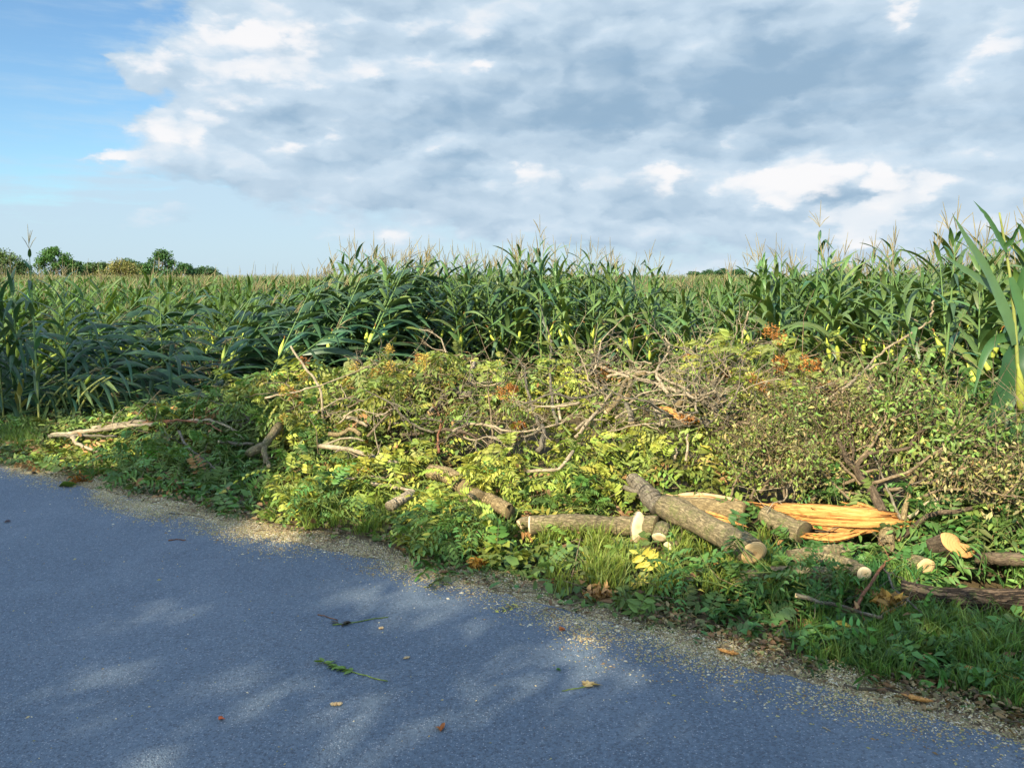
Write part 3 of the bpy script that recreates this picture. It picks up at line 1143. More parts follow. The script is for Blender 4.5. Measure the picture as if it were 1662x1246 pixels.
# the rest of the field, which runs to the far trees: one mass
def build_field():
    g = np.random.default_rng(21)
    mb = MB()
    tmb = MB()

    def lib(lite, seg, n, k0, **kw):
        L = []
        for i in range(n):
            st, lf, ta, ea = corn_arrays(np.random.default_rng(k0 + i), lite=lite, seg=seg, H=2.0, ears=0 if lite else 1, lean=.05 + .04 * i, **kw)
            m2 = MB()
            for q in (st, lf, ta, ea):
                off = m2.n
                if q.n:
                    v = np.vstack(q.v)
                    m2.v.append(v)
                    for f, c in zip(q.f4, q.c4):
                        m2.f4.append(f + off)
                        m2.c4.append(c)
                    m2.n += len(v)
            L.append((np.vstack(m2.v), np.vstack(m2.f4), np.vstack(m2.c4)))
        return L
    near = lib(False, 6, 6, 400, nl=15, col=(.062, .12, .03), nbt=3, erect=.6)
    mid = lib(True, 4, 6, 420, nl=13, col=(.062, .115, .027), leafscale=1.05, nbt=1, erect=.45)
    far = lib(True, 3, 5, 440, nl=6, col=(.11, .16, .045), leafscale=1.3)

    def scatter(L, x, y, sc):
        for k, (V, F, C) in enumerate(L):
            m = np.arange(len(x)) % len(L) == k
            xx, yy, s = x[m], y[m], sc[m]
            n = len(xx)
            if not n:
                continue
            a = g.uniform(0, 2 * np.pi, n)
            tl = g.normal(.05, .10, n)
            ca, sa = np.cos(a)[:, None], np.sin(a)[:, None]
            vx = V[:, 0][None] * ca - V[:, 1][None] * sa
            vy = V[:, 0][None] * sa + V[:, 1][None] * ca
            vz = np.broadcast_to(V[:, 2][None], vx.shape)
            vx = vx + vz * tl[:, None]
            P = np.stack([vx * s[:, None] + xx[:, None], vy * s[:, None] + yy[:, None], vz * s[:, None] + terrain(xx, yy)[:, None]], -1)
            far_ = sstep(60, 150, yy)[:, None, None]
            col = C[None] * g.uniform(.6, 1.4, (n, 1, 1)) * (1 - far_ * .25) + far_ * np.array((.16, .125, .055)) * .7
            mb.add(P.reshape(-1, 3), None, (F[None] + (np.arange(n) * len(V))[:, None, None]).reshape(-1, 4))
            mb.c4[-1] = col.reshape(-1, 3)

    def ring(y0, y1, dens):
        # wedge seen by the camera, with a margin to each side
        n = int(dens * (y1 - y0) * (y0 + y1) / 2 * 1.5)
        y = np.sqrt(g.uniform(y0 ** 2, y1 ** 2, n))
        x = g.uniform(-.75, .75, n) * y
        return x, y
    # canopy, absolute height: tall behind the middle, lower at the left and in the gap
    def hscale(x, y):
        px = W0 / 2 + FPX * x / y
        want = np.interp(px, [-200, 0, 300, 420, 520, 600, 1000, 1060, 1100, 1210, 1260, 1400, 1500, 1700], [1.86, 1.84, 1.82, 1.82, 1.86, 2.0, 2.0, 1.80, 1.72, 1.72, 1.90, 1.95, 2.05, 2.15])
        fade = sstep(14, 32, y)
        far_top = 1.80 + .0095 * np.clip(y - 20, 0, 200) * .93
        top = want * (1 - fade) + far_top * fade
        return (top - terrain(x, y)) / 2.22 * (1 + .035 * vnoise(x, y, .8, 41) + .03 * vnoise(x, y, .25, 42))
    x, y = ring(10.5, 20, 5.0)
    k = y > front_y(x) + np.where(x < -1.9, 1.6, 1.0)
    x, y = x[k], y[k]
    scatter(near, x, y, hscale(x, y) * g.uniform(.88, 1.10, len(x)))
    # right-hand side, nearer
    n = 260
    x = g.uniform(3.0, 8.5, n)
    y = g.uniform(7, 12, n)
    k = (y > front_y(x) + 1.4)
    x, y = x[k], y[k]
    scatter(near, x, y, np.full(len(x), .93) * g.uniform(.93, 1.05, len(x)))
    n = 130
    x = g.uniform(4.0, 9.5, n)
    y = g.uniform(4.6, 7.6, n)
    scatter(near, x, y, np.full(n, .92) * g.uniform(.93, 1.05, n))
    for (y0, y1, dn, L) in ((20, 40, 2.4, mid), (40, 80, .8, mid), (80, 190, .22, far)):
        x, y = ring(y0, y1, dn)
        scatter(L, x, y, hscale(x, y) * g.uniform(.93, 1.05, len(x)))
    o = put('corn_field', mb.mesh('corn_field', M['field_leaf'], False))
    tag(o, 'dense corn field running back to the distant trees', kind='stuff')


build_field()
# ------------------------------------------------------------------ trees
def tree(loc, height, crown_r, label, name='tree', n=1500, leaf=.4, col=(.05, .10, .03), seed=0, group=None, clumps=14, trunk_frac=.3, reject=None, mat=None, flat=.8):
    g = np.random.default_rng(seed)
    loc = np.array(loc, float)
    t = thing(name, loc, label, 'tree', group)
    tb = MB()
    tr = height * .022
    top = loc + [0, 0, height * .8]
    if reject is not None:
        top = loc + [0, 0, height * .62]
    P = smooth_path([loc - [0, 0, .2], loc + [0, 0, height * .3], loc + [g.normal(0, .2), g.normal(0, .2), height * .5], top], 10)
    V, f3, f4 = tube_arrays(P, np.linspace(tr, tr * .25, 10), 8, .08)
    tb.add(V, f3, f4)
    cen = []
    for k in range(clumps):
        a = g.uniform(0, 2 * np.pi)
        zz = g.uniform(trunk_frac, .95)
        rad = crown_r * (math.sin(math.pi * min(max((zz - trunk_frac + .12) / (1.06 - trunk_frac), 0), 1)) ** .6) * g.uniform(.35, .85)
        c = loc + [math.cos(a) * rad, math.sin(a) * rad, zz * height]
        cen.append(c)
        b = loc + [0, 0, height * min(max(.15, zz - .28), .6)]
        if reject is not None and (reject(np.array([c, c, (b + c) / 2]), g)).any():
            continue
        V, f3, f4 = tube_arrays(smooth_path([b, (b + c) / 2 + [0, 0, -.04 * height], c], 7), np.linspace(tr * .4, tr * .08, 7), 5)
        tb.add(V, f3, f4)
    put('trunk', tb.mesh('trunk', M['bark_dark'], True, loc), t)
    cen = np.array(cen)
    k = g.integers(0, clumps, n)
    cr = crown_r * (g.uniform(.26, .48, clumps) if reject is not None else g.uniform(.15, .36, clumps))
    off = g.normal(0, 1, (n, 3))
    off = nrm(off) * (g.uniform(0, 1, (n, 1)) ** .45)
    C = cen[k] + off * cr[k][:, None] * [1, 1, flat]
    C[:, 2] = np.maximum(C[:, 2], loc[2] + height * .12)
    if reject is not None:
        C = C[~reject(C, g)]
        k = np.zeros(len(C), int) + 0
    n = len(C)
    mb = MB()
    cc = np.array(col) * g.uniform(.6, 1.45, (n, 1)) * (1 + g.normal(0, .08, (n, 3)))
    leaves_lite(mb, C, g.normal(0, 1, (n, 3)) + [0, 0, -.3], g.normal(0, .6, (n, 3)) + [0, 0, 1], leaf * g.uniform(.6, 1.3, n), leaf * .55 * g.uniform(.7, 1.3, n), cc, .25)
    put('crown', mb.mesh('crown', mat or M['tree_leaf'], False, loc), t)
    return t


far = [(40, 428, 26, 165, (.05, .095, .03), 'low dark tree between the left-end tree and the rounded one'),
       (-20, 415, 30, 165, (.05, .09, .03), 'tree cut by the left border of the picture'),
       (240, 431, 30, 170, (.05, .10, .03), 'low spreading tree behind the tan shrub'),
       (335, 436, 24, 170, (.045, .09, .03), 'lowest far tree barely above the corn at the left'),
       (148, 430, 28, 172, (.055, .10, .03), 'low spreading tree just right of the rounded bright one'),
       (8, 412, 40, 150, (.075, .11, .035), 'hazy grey-green tree at the left end of the treeline'),
       (95, 402, 30, 160, (.055, .12, .025), 'rounded bright tree second along the far treeline at the left'),
       (128, 423, 18, 160, (.05, .10, .03), 'small tree tucked against the right flank of the rounded one'),
       (166, 428, 22, 165, (.06, .10, .03), 'low bushy tree beyond the tan corn tops'),
       (214, 422, 24, 160, (.05, .10, .03), 'middling tree left of the forked-crowned one'),
       (268, 411, 30, 155, (.045, .10, .025), 'dark green tree with a forked crown right of the tan shrub'),
       (305, 430, 16, 160, (.04, .085, .03), 'last low tree at the right end of the left treeline'),
       (1128, 441, 16, 210, (.035, .08, .025), 'small dark tree at the left of the far clump beyond the gap'),
       (1150, 440, 18, 210, (.035, .08, .025), 'second dark tree in the far clump beyond the gap'),
       (1172, 437, 14, 210, (.03, .07, .025), 'slightly taller dark tree in the middle of the far clump'),
       (1195, 439, 18, 210, (.035, .08, .025), 'dark tree at the right of the far clump beyond the gap')]
for i, (px, py, rpx, dist, col, lab) in enumerate(far):
    p = D(px, 500, dist)
    z0 = float(terrain(p[0], p[1]))
    top = CAM_H + (455 - py) * dist / FPX
    tree((p[0], dist, z0), top - z0, 1.25 * rpx * dist / FPX, lab, n=5200, leaf=.42, col=col, seed=50 + i, clumps=26, trunk_frac=.08)
p = D(200, 500, 120)
tree((p[0], 120, float(terrain(p[0], 120))), CAM_H + (455 - 426) * 120 / FPX - float(terrain(p[0], 120)), 4.2, 'broad tan shrub rising from the corn before the left treeline',
     name='shrub', n=6000, leaf=.28, col=(.15, .14, .04), seed=77, clumps=24, trunk_frac=.05)

# roadside trees behind the camera, whose crowns shade the road, the right-hand verge and the lodged corn
LIT = []      # places (world x, y, radius x, radius y) that sunlight reaches between the crowns


def lit_at(px, py, rx, ry, z=0.0):
    p = G(px, py, z)
    q = G(px + rx, py, z)
    s = G(px, py - ry, z)
    LIT.append((p[0], p[1], abs(q[0] - p[0]) * 1.5, abs(s[1] - p[1]) * 1.5 + .09))


for a in ((195, 1100, 60, 22), (150, 1165, 45, 18), (345, 1150, 28, 60), (480, 1112, 45, 16), (590, 1190, 60, 45), (230, 1240, 60, 20), (690, 1010, 60, 12),
          (930, 1060, 60, 26), (1000, 1130, 50, 26), (800, 1120, 60, 22), (1215, 1055, 34, 10), (250, 990, 60, 8), (640, 960, 120, 14)):
    lit_at(*a)
for a in ((470, 850, 70, 26), (130, 740, 70, 18), (250, 700, 90, 16)):
    lit_at(*a)


def shade_needed(gx, gy):
    """chance that a spot on the ground is shaded by the roadside trees"""
    ry = road_y(gx)
    t = gy - ry
    road = 1 - sstep(.15, .9, t + .35 * vnoise(gx, gy, 1.3, 9))
    right = sstep(1.35, 1.75, gx) * (1 - sstep(1.2, 1.9, t)) * np.where(vnoise(gx, gy, 3.1, 44) > .25, .25, 1)
    leftc = (1 - sstep(-2.6, -1.9, gx)) * sstep(1.4, 2.1, t) * (1 - sstep(11.3, 12.6, gy)) * .92
    leftv = (1 - sstep(-2.6, -1.6, gx)) * (vnoise(gx, gy, 1.6, 12) > -.1) * .9
    s = np.maximum.reduce([road, right, leftc, leftv * (t < 2)])
    for (cx, cy, rx, ry_) in LIT:
        s = s * (1 - .97 * np.exp(-(((gx - cx) / rx) ** 2 + ((gy - cy) / ry_) ** 2) ** 2))
    return s


def reject_fn(C, g):
    k = C[:, 2] / sv[2]
    gx, gy = C[:, 0] - sv[0] * k, C[:, 1] - sv[1] * k
    s = shade_needed(gx, gy)
    inframe = (gy > 1.5) & (gy < 16)
    # crowns reach well beyond the picture; inside it they thin out where the light falls
    return (inframe & (g.random(len(C)) > s)) | (C[:, 1] > -.4)


SHADE_TREES = [(-13.5, -4.0, 13.5, 5.5), (-8.2, -5.5, 12.0, 5.2), (-3.2, -6.0, 11.0, 5.0), (2.2, -7.5, 12.0, 5.0), (-12.5, -10.5, 15.0, 6)]
labs = ['broad roadside tree behind the viewer, opposite the lodged corn', 'leafy roadside tree behind the viewer, nearest the lane', 'roadside tree behind the viewer at the right',
        'roadside tree behind the viewer at the far left', 'tallest roadside tree behind the viewer']
for i, (x, y, h, r_) in enumerate(SHADE_TREES):
    tree((x, y, 0.0), h, r_, labs[i], name='roadside_tree', n=26000, leaf=.20, col=(.05, .10, .03), seed=200 + i, clumps=34, trunk_frac=.28, reject=reject_fn)
# ------------------------------------------------------------------ felled limbs and logs, each where it lies
FACES = []     # sawn faces
KEEP = []      # (px0, py0, px1, py1, half width in pixels, depth): keeps loose leaves from burying the limbs


def keep(P, r):
    xs, ys = proj(P)
    for i in range(len(P) - 1):
        KEEP.append((xs[i], ys[i], xs[i + 1], ys[i + 1], r * FPX / P[i][1] + 3, P[i][1]))


def pts3(path, off):
    out = []
    for q in path:
        if len(q) == 3:
            p, s_ = D(*q), S(q[0], q[1], off)
            out.append(s_ if s_[1] < p[1] else p)
        else:
            out.append(S(q[0], q[1], off))
    return np.array(out)


def disc(center, normal, r, mat, parent, loc, name='cut_face', sides=18, squash=1.0, seed=0, notch=None, proud=.003):
    """sawn face: its own mesh whose local z axis is the grain direction"""
    g = np.random.default_rng(seed)
    if r > .012:
        cx, cy = proj(np.asarray(center))
        rp = r * FPX / center[1]
        KEEP.append((cx[0] - 1, cy[0], cx[0] + 1, cy[0], rp * 1.15, center[1] + .1))
        FACES.append((cx[0], cy[0], rp, center[1]))
    n = nrm(np.asarray(normal, float))
    q = Vector(n).to_track_quat('Z', 'Y')
    th = np.linspace(0, 2 * np.pi, sides, endpoint=False)
    rr = r * (1 + .045 * np.sin(th * 2 + g.uniform(0, 6)) + .03 * np.sin(th * 3 + g.uniform(0, 6)) + g.normal(0, .012, sides))
    x, y = rr * np.cos(th), rr * np.sin(th) * squash
    rings = [np.stack([x * k, y * k, np.full(sides, .0)], 1) for k in (1, .66, .33)]
    V = np.vstack([np.stack([x, y, np.full(sides, -.012)], 1)] + rings + [[[0, 0, 0.0]]])
    f4, f3 = [], []
    for k in range(3):
        for j in range(sides):
            a, b = k * sides + j, k * sides + (j + 1) % sides
            f4.append((a, b, b + sides, a + sides))
    for j in range(sides):
        f3.append((3 * sides + j, 3 * sides + (j + 1) % sides, 4 * sides))
    mb = MB()
    mb.add(V, f3, f4)
    o = put(name, mb.mesh(name, mat, False), parent)
    o.location = Vector(np.asarray(center) + n * proud - np.asarray(loc))
    o.rotation_mode = 'QUATERNION'
    o.rotation_quaternion = q
    return o


def limb(name, label, cat, path, r0, r1, mat='bark_pale', off=.05, sides=9, cut0=None, cut1=None, twigs=0, forks=(), seed=1, bumpy=.09, jit=.005, clamp=True, group=None, cmat='cut_pale',
         knots=0, leaves=None, keepout=True, spur_mat=None):
    """r0, r1 in pixels of the photograph at the limb's distance"""
    off = max(off, .4 * max(r0, r1) * 5.2 / FPX) if cat in ('log', 'stump') else off
    if cat == 'branch':
        r0, r1 = r0 * .74, r1 * .58
    P = pts3(path, off) if clamp else np.array([D(*q) for q in path])
    loc = P[0].copy()
    t = thing(name, loc, label, cat, group)
    lg = cat in ('log', 'stump')
    Q = smooth_path(P, 44 if lg else None, jit * (.35 if lg else 1), seed)
    if lg:
        sides = int(sides * 1.6)
    k0, k1 = P[0][1] / FPX, P[-1][1] / FPX
    rr = np.linspace(r0 * k0, r1 * k1, len(Q))
    g = np.random.default_rng(seed)
    if knots:
        for _ in range(knots):
            c = g.integers(1, len(Q) - 1)
            rr *= 1 + .13 * np.exp(-((np.arange(len(Q)) - c) / (len(Q) / 14)) ** 2)
    mb = MB()
    tw = mb
    V, f3, f4 = tube_arrays(Q, rr, sides, bumpy * (.55 if lg else 1), seed=seed)
    mb.add(V, f3, f4)
    if keepout:
        keep(P, max(r0 * k0, r1 * k1))
    # side twigs
    for k in range(twigs):
        i = g.integers(len(Q) // 5, len(Q))
        T = nrm(Q[min(i + 1, len(Q) - 1)] - Q[max(i - 1, 0)])
        d = nrm(T * g.uniform(.2, 1) + g.normal(0, .7, 3) + [0, -.15, .25])
        L = g.uniform(.12, .5)
        p = [Q[i], Q[i] + d * L * .5, Q[i] + d * L + g.normal(0, .06, 3)]
        V, f3, f4 = tube_arrays(smooth_path(p, 7, .006, seed + k), np.linspace(min(rr[i] * .5, .007), .0015, 7), 4, cap=False)
        tw.add(V, None, f4)
        if g.random() < .6:
            d2 = nrm(d + g.normal(0, .7, 3))
            b = np.array(p[1])
            V, f3, f4 = tube_arrays(smooth_path([b, b + d2 * L * .3, b + d2 * L * .55 + g.normal(0, .03, 3)], 5), np.linspace(.003, .001, 5), 3, cap=False)
            tw.add(V, None, f4)
    put('bark', mb.mesh(name + '_bark', M[mat], True, loc), t)
    for (fp, fr0, fr1, *rest) in forks:
        FP = pts3(fp, off)
        FQ = smooth_path(FP, None, jit, seed + 5)
        m2 = MB()
        fr = np.linspace(fr0 * FP[0][1] / FPX, fr1 * FP[-1][1] / FPX, len(FQ))
        V, f3, f4 = tube_arrays(FQ, fr, max(6, sides - 2), bumpy, seed=seed)
        m2.add(V, f3, f4)
        fo = put('fork', m2.mesh(name + '_fork', M[mat], True, loc), t)
        if keepout:
            keep(FP, fr[0])
        if rest:
            dd = nrm(FQ[-1] - FQ[-2]) if rest[0] is True else rest[0]
            disc(FQ[-1], dd, fr[-1] * .95, M[cmat], fo, loc, seed=seed, sides=12)
    if cut0 is not None:
        n = nrm(Q[0] - Q[1]) if cut0 is True else nrm(cut0)
        disc(Q[0] + n * .15 * rr[0] * (cut0 is True), n, rr[0] * .97, M[cmat], t, loc, seed=seed)
    if cut1 is not None:
        n = nrm(Q[-1] - Q[-2]) if cut1 is True else nrm(cut1)
        disc(Q[-1] + n * .15 * rr[-1] * (cut1 is True), n, rr[-1] * .97, M[cmat], t, loc, seed=seed)
    if leaves:
        nl, ll, lw, col = leaves
        i = g.integers(len(Q) // 3, len(Q), nl)
        C = Q[i] + g.normal(0, .05, (nl, 3))
        lf = MB()
        cc = np.array(col) * g.uniform(.6, 1.4, (nl, 1))
        leaves_into(lf, C, g.normal(0, 1, (nl, 3)) + [0, 0, -.3], g.normal(0, .5, (nl, 3)) + [0, 0, 1], ll * g.uniform(.6, 1.2, nl), lw, cc)
        put('leaves', lf.mesh(name + '_leaves', M['leaf'], False, loc), t)
    return t


# ---- the big logs in front
limb('log', 'mossy log lying towards the road with a round pale sawn end facing the viewer', 'log',
     [(1078, 820, 5.35), (1130, 845, 5.06), (1182, 873, 4.78), (1222, 896, 4.55)], 19, 23, 'bark_log', sides=16, cut1=True, clamp=False, cmat='cut', bumpy=.05, knots=3, seed=3)
limb('log', 'long thin mossy log lying crosswise, its left end forked', 'log',
     [(862, 852, 5.75), (930, 848, 5.75), (1000, 853, 5.8), (1066, 852, 5.9)], 15, 15, 'bark_log', sides=14, cut0=True, forks=[([(880, 846, 5.72), (862, 846, 5.6), (843, 852, 5.5)], 11, 9, True)], seed=4, knots=2, cmat='cut_pale')
limb('log', 'thick tan curved log end resting in the yellow-green leaves', 'log',
     [(700, 766, 6.75), (728, 772, 6.7), (756, 792, 6.5), (778, 815, 6.3)], 12, 17, 'bark_tan', sides=16, seed=6, bumpy=.06, cut0=True, cmat='bark_tan')
limb('log', 'short tan log half buried just right of the thick curved one', 'log', [(778, 808, 6.25), (800, 815, 6.2), (828, 830, 6.1)], 13, 12, 'bark_tan', sides=12, seed=7)
limb('log', 'broken stub of log leaning left behind the mossy log', 'log', [(1028, 778, 6.6), (1046, 796, 6.45), (1072, 825, 6.2)], 12, 17, 'bark_grey', sides=12, seed=8, cut0=True, knots=1)
limb('log', 'thin grey stick beside the broken stub of log', 'branch', [(1012, 790, 6.5), (1030, 797, 6.45), (1048, 804, 6.4)], 6, 7, 'bark_grey', seed=9)


def splinter(name, label, cat, path, w0, w1, thick, seed, mat='split', bark=None, off=.05, jag=.35, keepout=True, sheets=5):
    """torn wood: long jagged blades lying along the path; an optional bark-covered back"""
    g = np.random.default_rng(seed)
    P = pts3(path, off)
    loc = P[0].copy()
    t = thing(name, loc, label, cat)
    Q = smooth_path(P, 40)
    n = len(Q)
    T = nrm(np.gradient(Q, axis=0))
    sideh = nrm(np.cross(T, [0, 0, 1]))
    up = np.cross(sideh, T)
    W = np.interp(np.linspace(0, 1, n), np.linspace(0, 1, len(w0) if hasattr(w0, '__len__') else 2), w0 if hasattr(w0, '__len__') else [w0, w1]) * P[0][1] / FPX
    mb = MB()
    for s in range(sheets):
        a0 = g.uniform(0, .22) if s else 0
        a1 = 1 - (g.uniform(0, .3) if s else 0)
        i0, i1 = int(a0 * n), max(int(a1 * n), int(a0 * n) + 5)
        q, tt, ss, uu = Q[i0:i1], T[i0:i1], sideh[i0:i1], up[i0:i1]
        m = len(q)
        c = (s / max(sheets - 1, 1) - .5) * 1.5
        w = W[i0:i1]
        cen = q + uu * (c * .62 * w)[:, None] + ss * (g.uniform(-.3, .3) * w)[:, None]
        k = 18
        th = np.linspace(0, 2 * np.pi, k, endpoint=False)
        taper = np.minimum(1, np.minimum(np.arange(m) / 3 + .3, (m - 1 - np.arange(m)) / 4 + .15))
        rr = (.72 + .35 * np.cumsum(g.normal(0, .3, m)) / np.sqrt(m))[:, None] * (1 + g.normal(0, .26, (1, k)) + .5 * np.cumsum(g.normal(0, .05, (m, k)), 0))
        V = cen[:, None] + (rr * w[:, None] * taper[:, None])[..., None] * (np.cos(th)[None, :, None] * ss[:, None] * thick + np.sin(th)[None, :, None] * uu[:, None] * .75)
        uu_ = np.linspace(-1, 1, m)[:, None]
        V = V + tt[:, None] * ((np.abs(uu_) ** 5 * g.normal(0, .055, (1, k))) * (w.mean() / .05 + .4))[..., None]
        idx = np.arange(m * k).reshape(m, k)
        f = np.stack([idx[:-1], np.roll(idx, -1, 1)[:-1], np.roll(idx, -1, 1)[1:], idx[1:]], -1).reshape(-1, 4)
        arc = np.arange(m) * .03 + s * 1.7
        gr = np.stack([np.cos(th)[None] * w.mean() * np.ones((m, 1)), np.sin(th)[None] * w.mean() * np.ones((m, 1)), arc[:, None] * np.ones((1, k))], -1).reshape(-1, 3)
        mb.add(with_grain(V.reshape(-1, 3), gr), [], f)
        # loose slivers at the torn end
    for s in range(sheets * 2):
        e = g.integers(0, 2)
        b = Q[-4] if e else Q[3]
        d = (T[-1] if e else -T[0]) + g.normal(0, .18, 3)
        L = g.uniform(.03, .09)
        st = b + g.normal(0, 1, 3) * W[-4 if e else 3] * .5
        V, f3, f4 = tube_arrays([st, st + d * L * .6, st + d * L], [.007, .005, .0008], 4, cap=False)
        mb.add(V, [], f4)
    put('split_wood', mb.mesh(name + '_wood', M[mat], False, loc), t)
    if bark:
        bp, br0, br1 = bark[:3]
        BP = pts3(bp, off)
        BQ = smooth_path(BP, 18, .003, seed)
        V, f3, f4 = tube_arrays(BQ, np.linspace(br0, br1, len(BQ)) * BP[0][1] / FPX, 14, .08, seed=seed)
        m2 = MB()
        m2.add(V, f3, f4)
        put('bark', m2.mesh(name + '_bark', M[bark[3] if len(bark) > 3 else 'bark_log'], True, loc), t)
    if keepout:
        keep(P, max(W) * 1.2)
    return t


splinter('split_log', 'split log with pale torn wood along its top, behind the sawn log', 'split log',
         [(1082, 806, 6.0), (1130, 804, 5.95), (1180, 810, 5.9), (1212, 818, 5.85)], [3, 5, 4, 3], 3, 1.0, 11, 'split_pale', ([(1080, 820, 6.0), (1140, 822, 5.9), (1209, 832, 5.8)], 14, 17, 'bark_tan'), sheets=2)
splinter('wood_splinter', 'pale orange splinter wedged between the split log and the sawn log', 'splinter',
         [(1118, 826, 5.8), (1160, 838, 5.65), (1204, 850, 5.55)], [3, 5, 3], 3, .8, 12, 'split', sheets=2)
splinter('shattered_trunk', 'big shattered trunk piece of bright orange torn wood with mossy bark below', 'split log',
         [(1240, 824, 5.35), (1290, 833, 5.3), (1340, 838, 5.25), (1400, 842, 5.25), (1456, 842, 5.3)], [9, 15, 17, 15, 12], 9, 1.3, 13, 'split',
         ([(1240, 835, 5.5), (1272, 853, 5.35), (1306, 866, 5.2)], 17, 19), sheets=6)
splinter('wood_splinter', 'long lower blade of torn orange wood under the shattered trunk piece', 'splinter',
         [(1306, 868, 5.15), (1350, 872, 5.1), (1400, 864, 5.15)], [6, 7, 4], 4, 1.0, 14, 'split', sheets=3)
splinter('wood_splinter', 'short torn blade sticking up behind the shattered trunk piece', 'splinter', [(1375, 817, 5.5), (1400, 822, 5.45), (1428, 834, 5.4)], [4, 5, 4], 4, .8, 15, 'split', sheets=2)

# leaning pale sawn slab and the little stump pieces near it


def slab(label, center, normal, r, squash, thick, bark, cmat, seed, name='log_slice', roll=0.0, notch=False):
    s_ = S(center[0], center[1], r * .55)
    if s_[1] < center[2]:
        r, thick = r * s_[1] / center[2], thick * s_[1] / center[2]
        center = (center[0], center[1], s_[1])
    c = D(*center)
    t = thing(name, c, label, 'log slice' if name == 'log_slice' else 'log')
    g = np.random.default_rng(seed)
    n = nrm(np.array(normal, float))
    q = Vector(n).to_track_quat('Z', 'Y') @ Matrix.Rotation(roll, 3, 'Z').to_quaternion()
    sides = 26
    th = np.linspace(0, 2 * np.pi, sides, endpoint=False)
    rr = r * (1 + .05 * np.sin(2 * th + 1) + .03 * np.sin(5 * th) + g.normal(0, .015, sides))
    if notch:
        rr = rr * (1 - .70 * np.exp(-((((th - 1.2 + np.pi) % (2 * np.pi)) - np.pi) / .55) ** 2))
    ring = np.stack([rr * np.cos(th), rr * np.sin(th) * squash], 1)
    V = []
    for z, k in ((-thick, .97), (-thick * .5, 1.0), (0, 1.0)):
        V.append(np.hstack([ring * k, np.full((sides, 1), z)]))
    V = np.vstack(V + [[[0, 0, -thick]]])
    f4, f3 = [], []
    for k in range(2):
        for j in range(sides):
            a, b = k * sides + j, k * sides + (j + 1) % sides
            f4.append((a, b, b + sides, a + sides))
    for j in range(sides):
        f3.append(((j + 1) % sides, j, 3 * sides))
    mb = MB()
    mb.add(V, f3, f4)
    o = put('bark', mb.mesh('slab_bark', M[bark], True), t)
    mf = MB()
    cshift = np.array([0, 0.0]) if not notch else np.array([-.25 * r, -.35 * r * squash])
    inner = ring * .5 + cshift * .5
    Vf = np.vstack([np.hstack([ring * 1.001, np.full((sides, 1), .0)]), np.hstack([ring * .985, np.full((sides, 1), .003)]), np.hstack([inner, np.full((sides, 1), .003)]), [[*cshift, .003]]])
    f4, f3 = [], []
    for k in range(2):
        for j in range(sides):
            a, b = k * sides + j, k * sides + (j + 1) % sides
            f4.append((a, b, b + sides, a + sides))
    for j in range(sides):
        f3.append((2 * sides + j, 2 * sides + (j + 1) % sides, 3 * sides))
    mf.add(Vf, f3, f4)
    o2 = put('cut_face', mf.mesh('slab_face', M[cmat], False), t)
    for ob in (o, o2):
        ob.rotation_mode = 'QUATERNION'
        ob.rotation_quaternion = q
    k = r * FPX / center[2] * .8
    FACES.append((center[0], center[1], k, center[2]))
    KEEP.append((center[0] - k * .3, center[1], center[0] + k * .3, center[1], k, center[2]))
    return t


slab('upright oval slice of pale sawn wood leaning on the end of the thin log', (1036, 855, 5.55), (.25, -.93, .15), .105, .48, .04, 'bark_pale', 'cut_pale', 31, roll=1.35)
slab('notched thick slice whose crescent sawn face is pale orange', (1555, 884, 4.95), (.18, -.80, .52), .118, .62, .22, 'bark_dark', 'cut_orange', 32, roll=-.55, notch=True)
slab('small mossy log seen end on with a round dark-hearted sawn face', (1503, 919, 4.7), (.15, -.97, .10), .057, .88, .35, 'bark_log', 'cut', 33, name='log')
slab('small mossy log stub with its pale end down beside the oval slice', (1070, 872, 5.4), (-.35, -.75, -.45), .05, .9, .12, 'bark_log', 'cut_pale', 34, name='log')
slab('short pinkish stub of wood lying below the small mossy stub', (1084, 886, 5.3), (-.75, -.6, .1), .035, .9, .10, 'bark_tan', 'cut_pale', 35, name='log')

limb('log', 'big dark rugged-barked trunk running out of the picture at the lower right', 'log',
     [(1462, 955, 4.55), (1510, 967, 4.5), (1580, 972, 4.45), (1680, 974, 4.4), (1820, 970, 4.35)], 15, 23, 'bark_rugged', sides=18, bumpy=.09, seed=41)
limb('log', 'dark log in the shade behind the rugged trunk at the right edge', 'log', [(1585, 905, 5.05), (1640, 907, 5.05), (1780, 910, 5.1)], 9, 14, 'bark_dark', sides=12, seed=42)
limb('log', 'mossy dark log lying in the shade below the sawn log', 'log', [(1195, 940, 4.85), (1240, 932, 4.85), (1300, 930, 4.9), (1345, 932, 4.95)], 12, 13, 'bark_log', sides=12, keepout=False, seed=43, bumpy=.09)
limb('log', 'weathered log piece with a broken pale end under the green leaves', 'log', [(1330, 905, 5.05), (1368, 914, 4.95), (1402, 930, 4.85)], 12, 12, 'bark_log', sides=12, keepout=False, seed=44, cut1=True, cmat='cut_pale')
limb('log', 'thick mossy log mostly hidden below the shattered trunk piece', 'log', [(1280, 905, 5.0), (1330, 898, 5.1), (1378, 893, 5.2)], 13, 13, 'bark_log', sides=12, keepout=False, seed=45)
limb('stump', 'small sawn upright stump below the right end of the shattered trunk piece', 'stump', [(1438, 888, 5.05), (1440, 862, 5.15)], 13, 12, 'bark_tan', sides=12, seed=46)
limb('branch', 'brown crooked branch with a small sawn end arching away to the right', 'branch',
     [(1459, 873, 5.0), (1480, 858, 5.1), (1505, 838, 5.3), (1540, 832, 5.4), (1578, 824, 5.5)], 7, 6, 'bark_dark', sides=10, cut0=(-.2, -.95, -.1), cmat='cut', seed=47, knots=2)
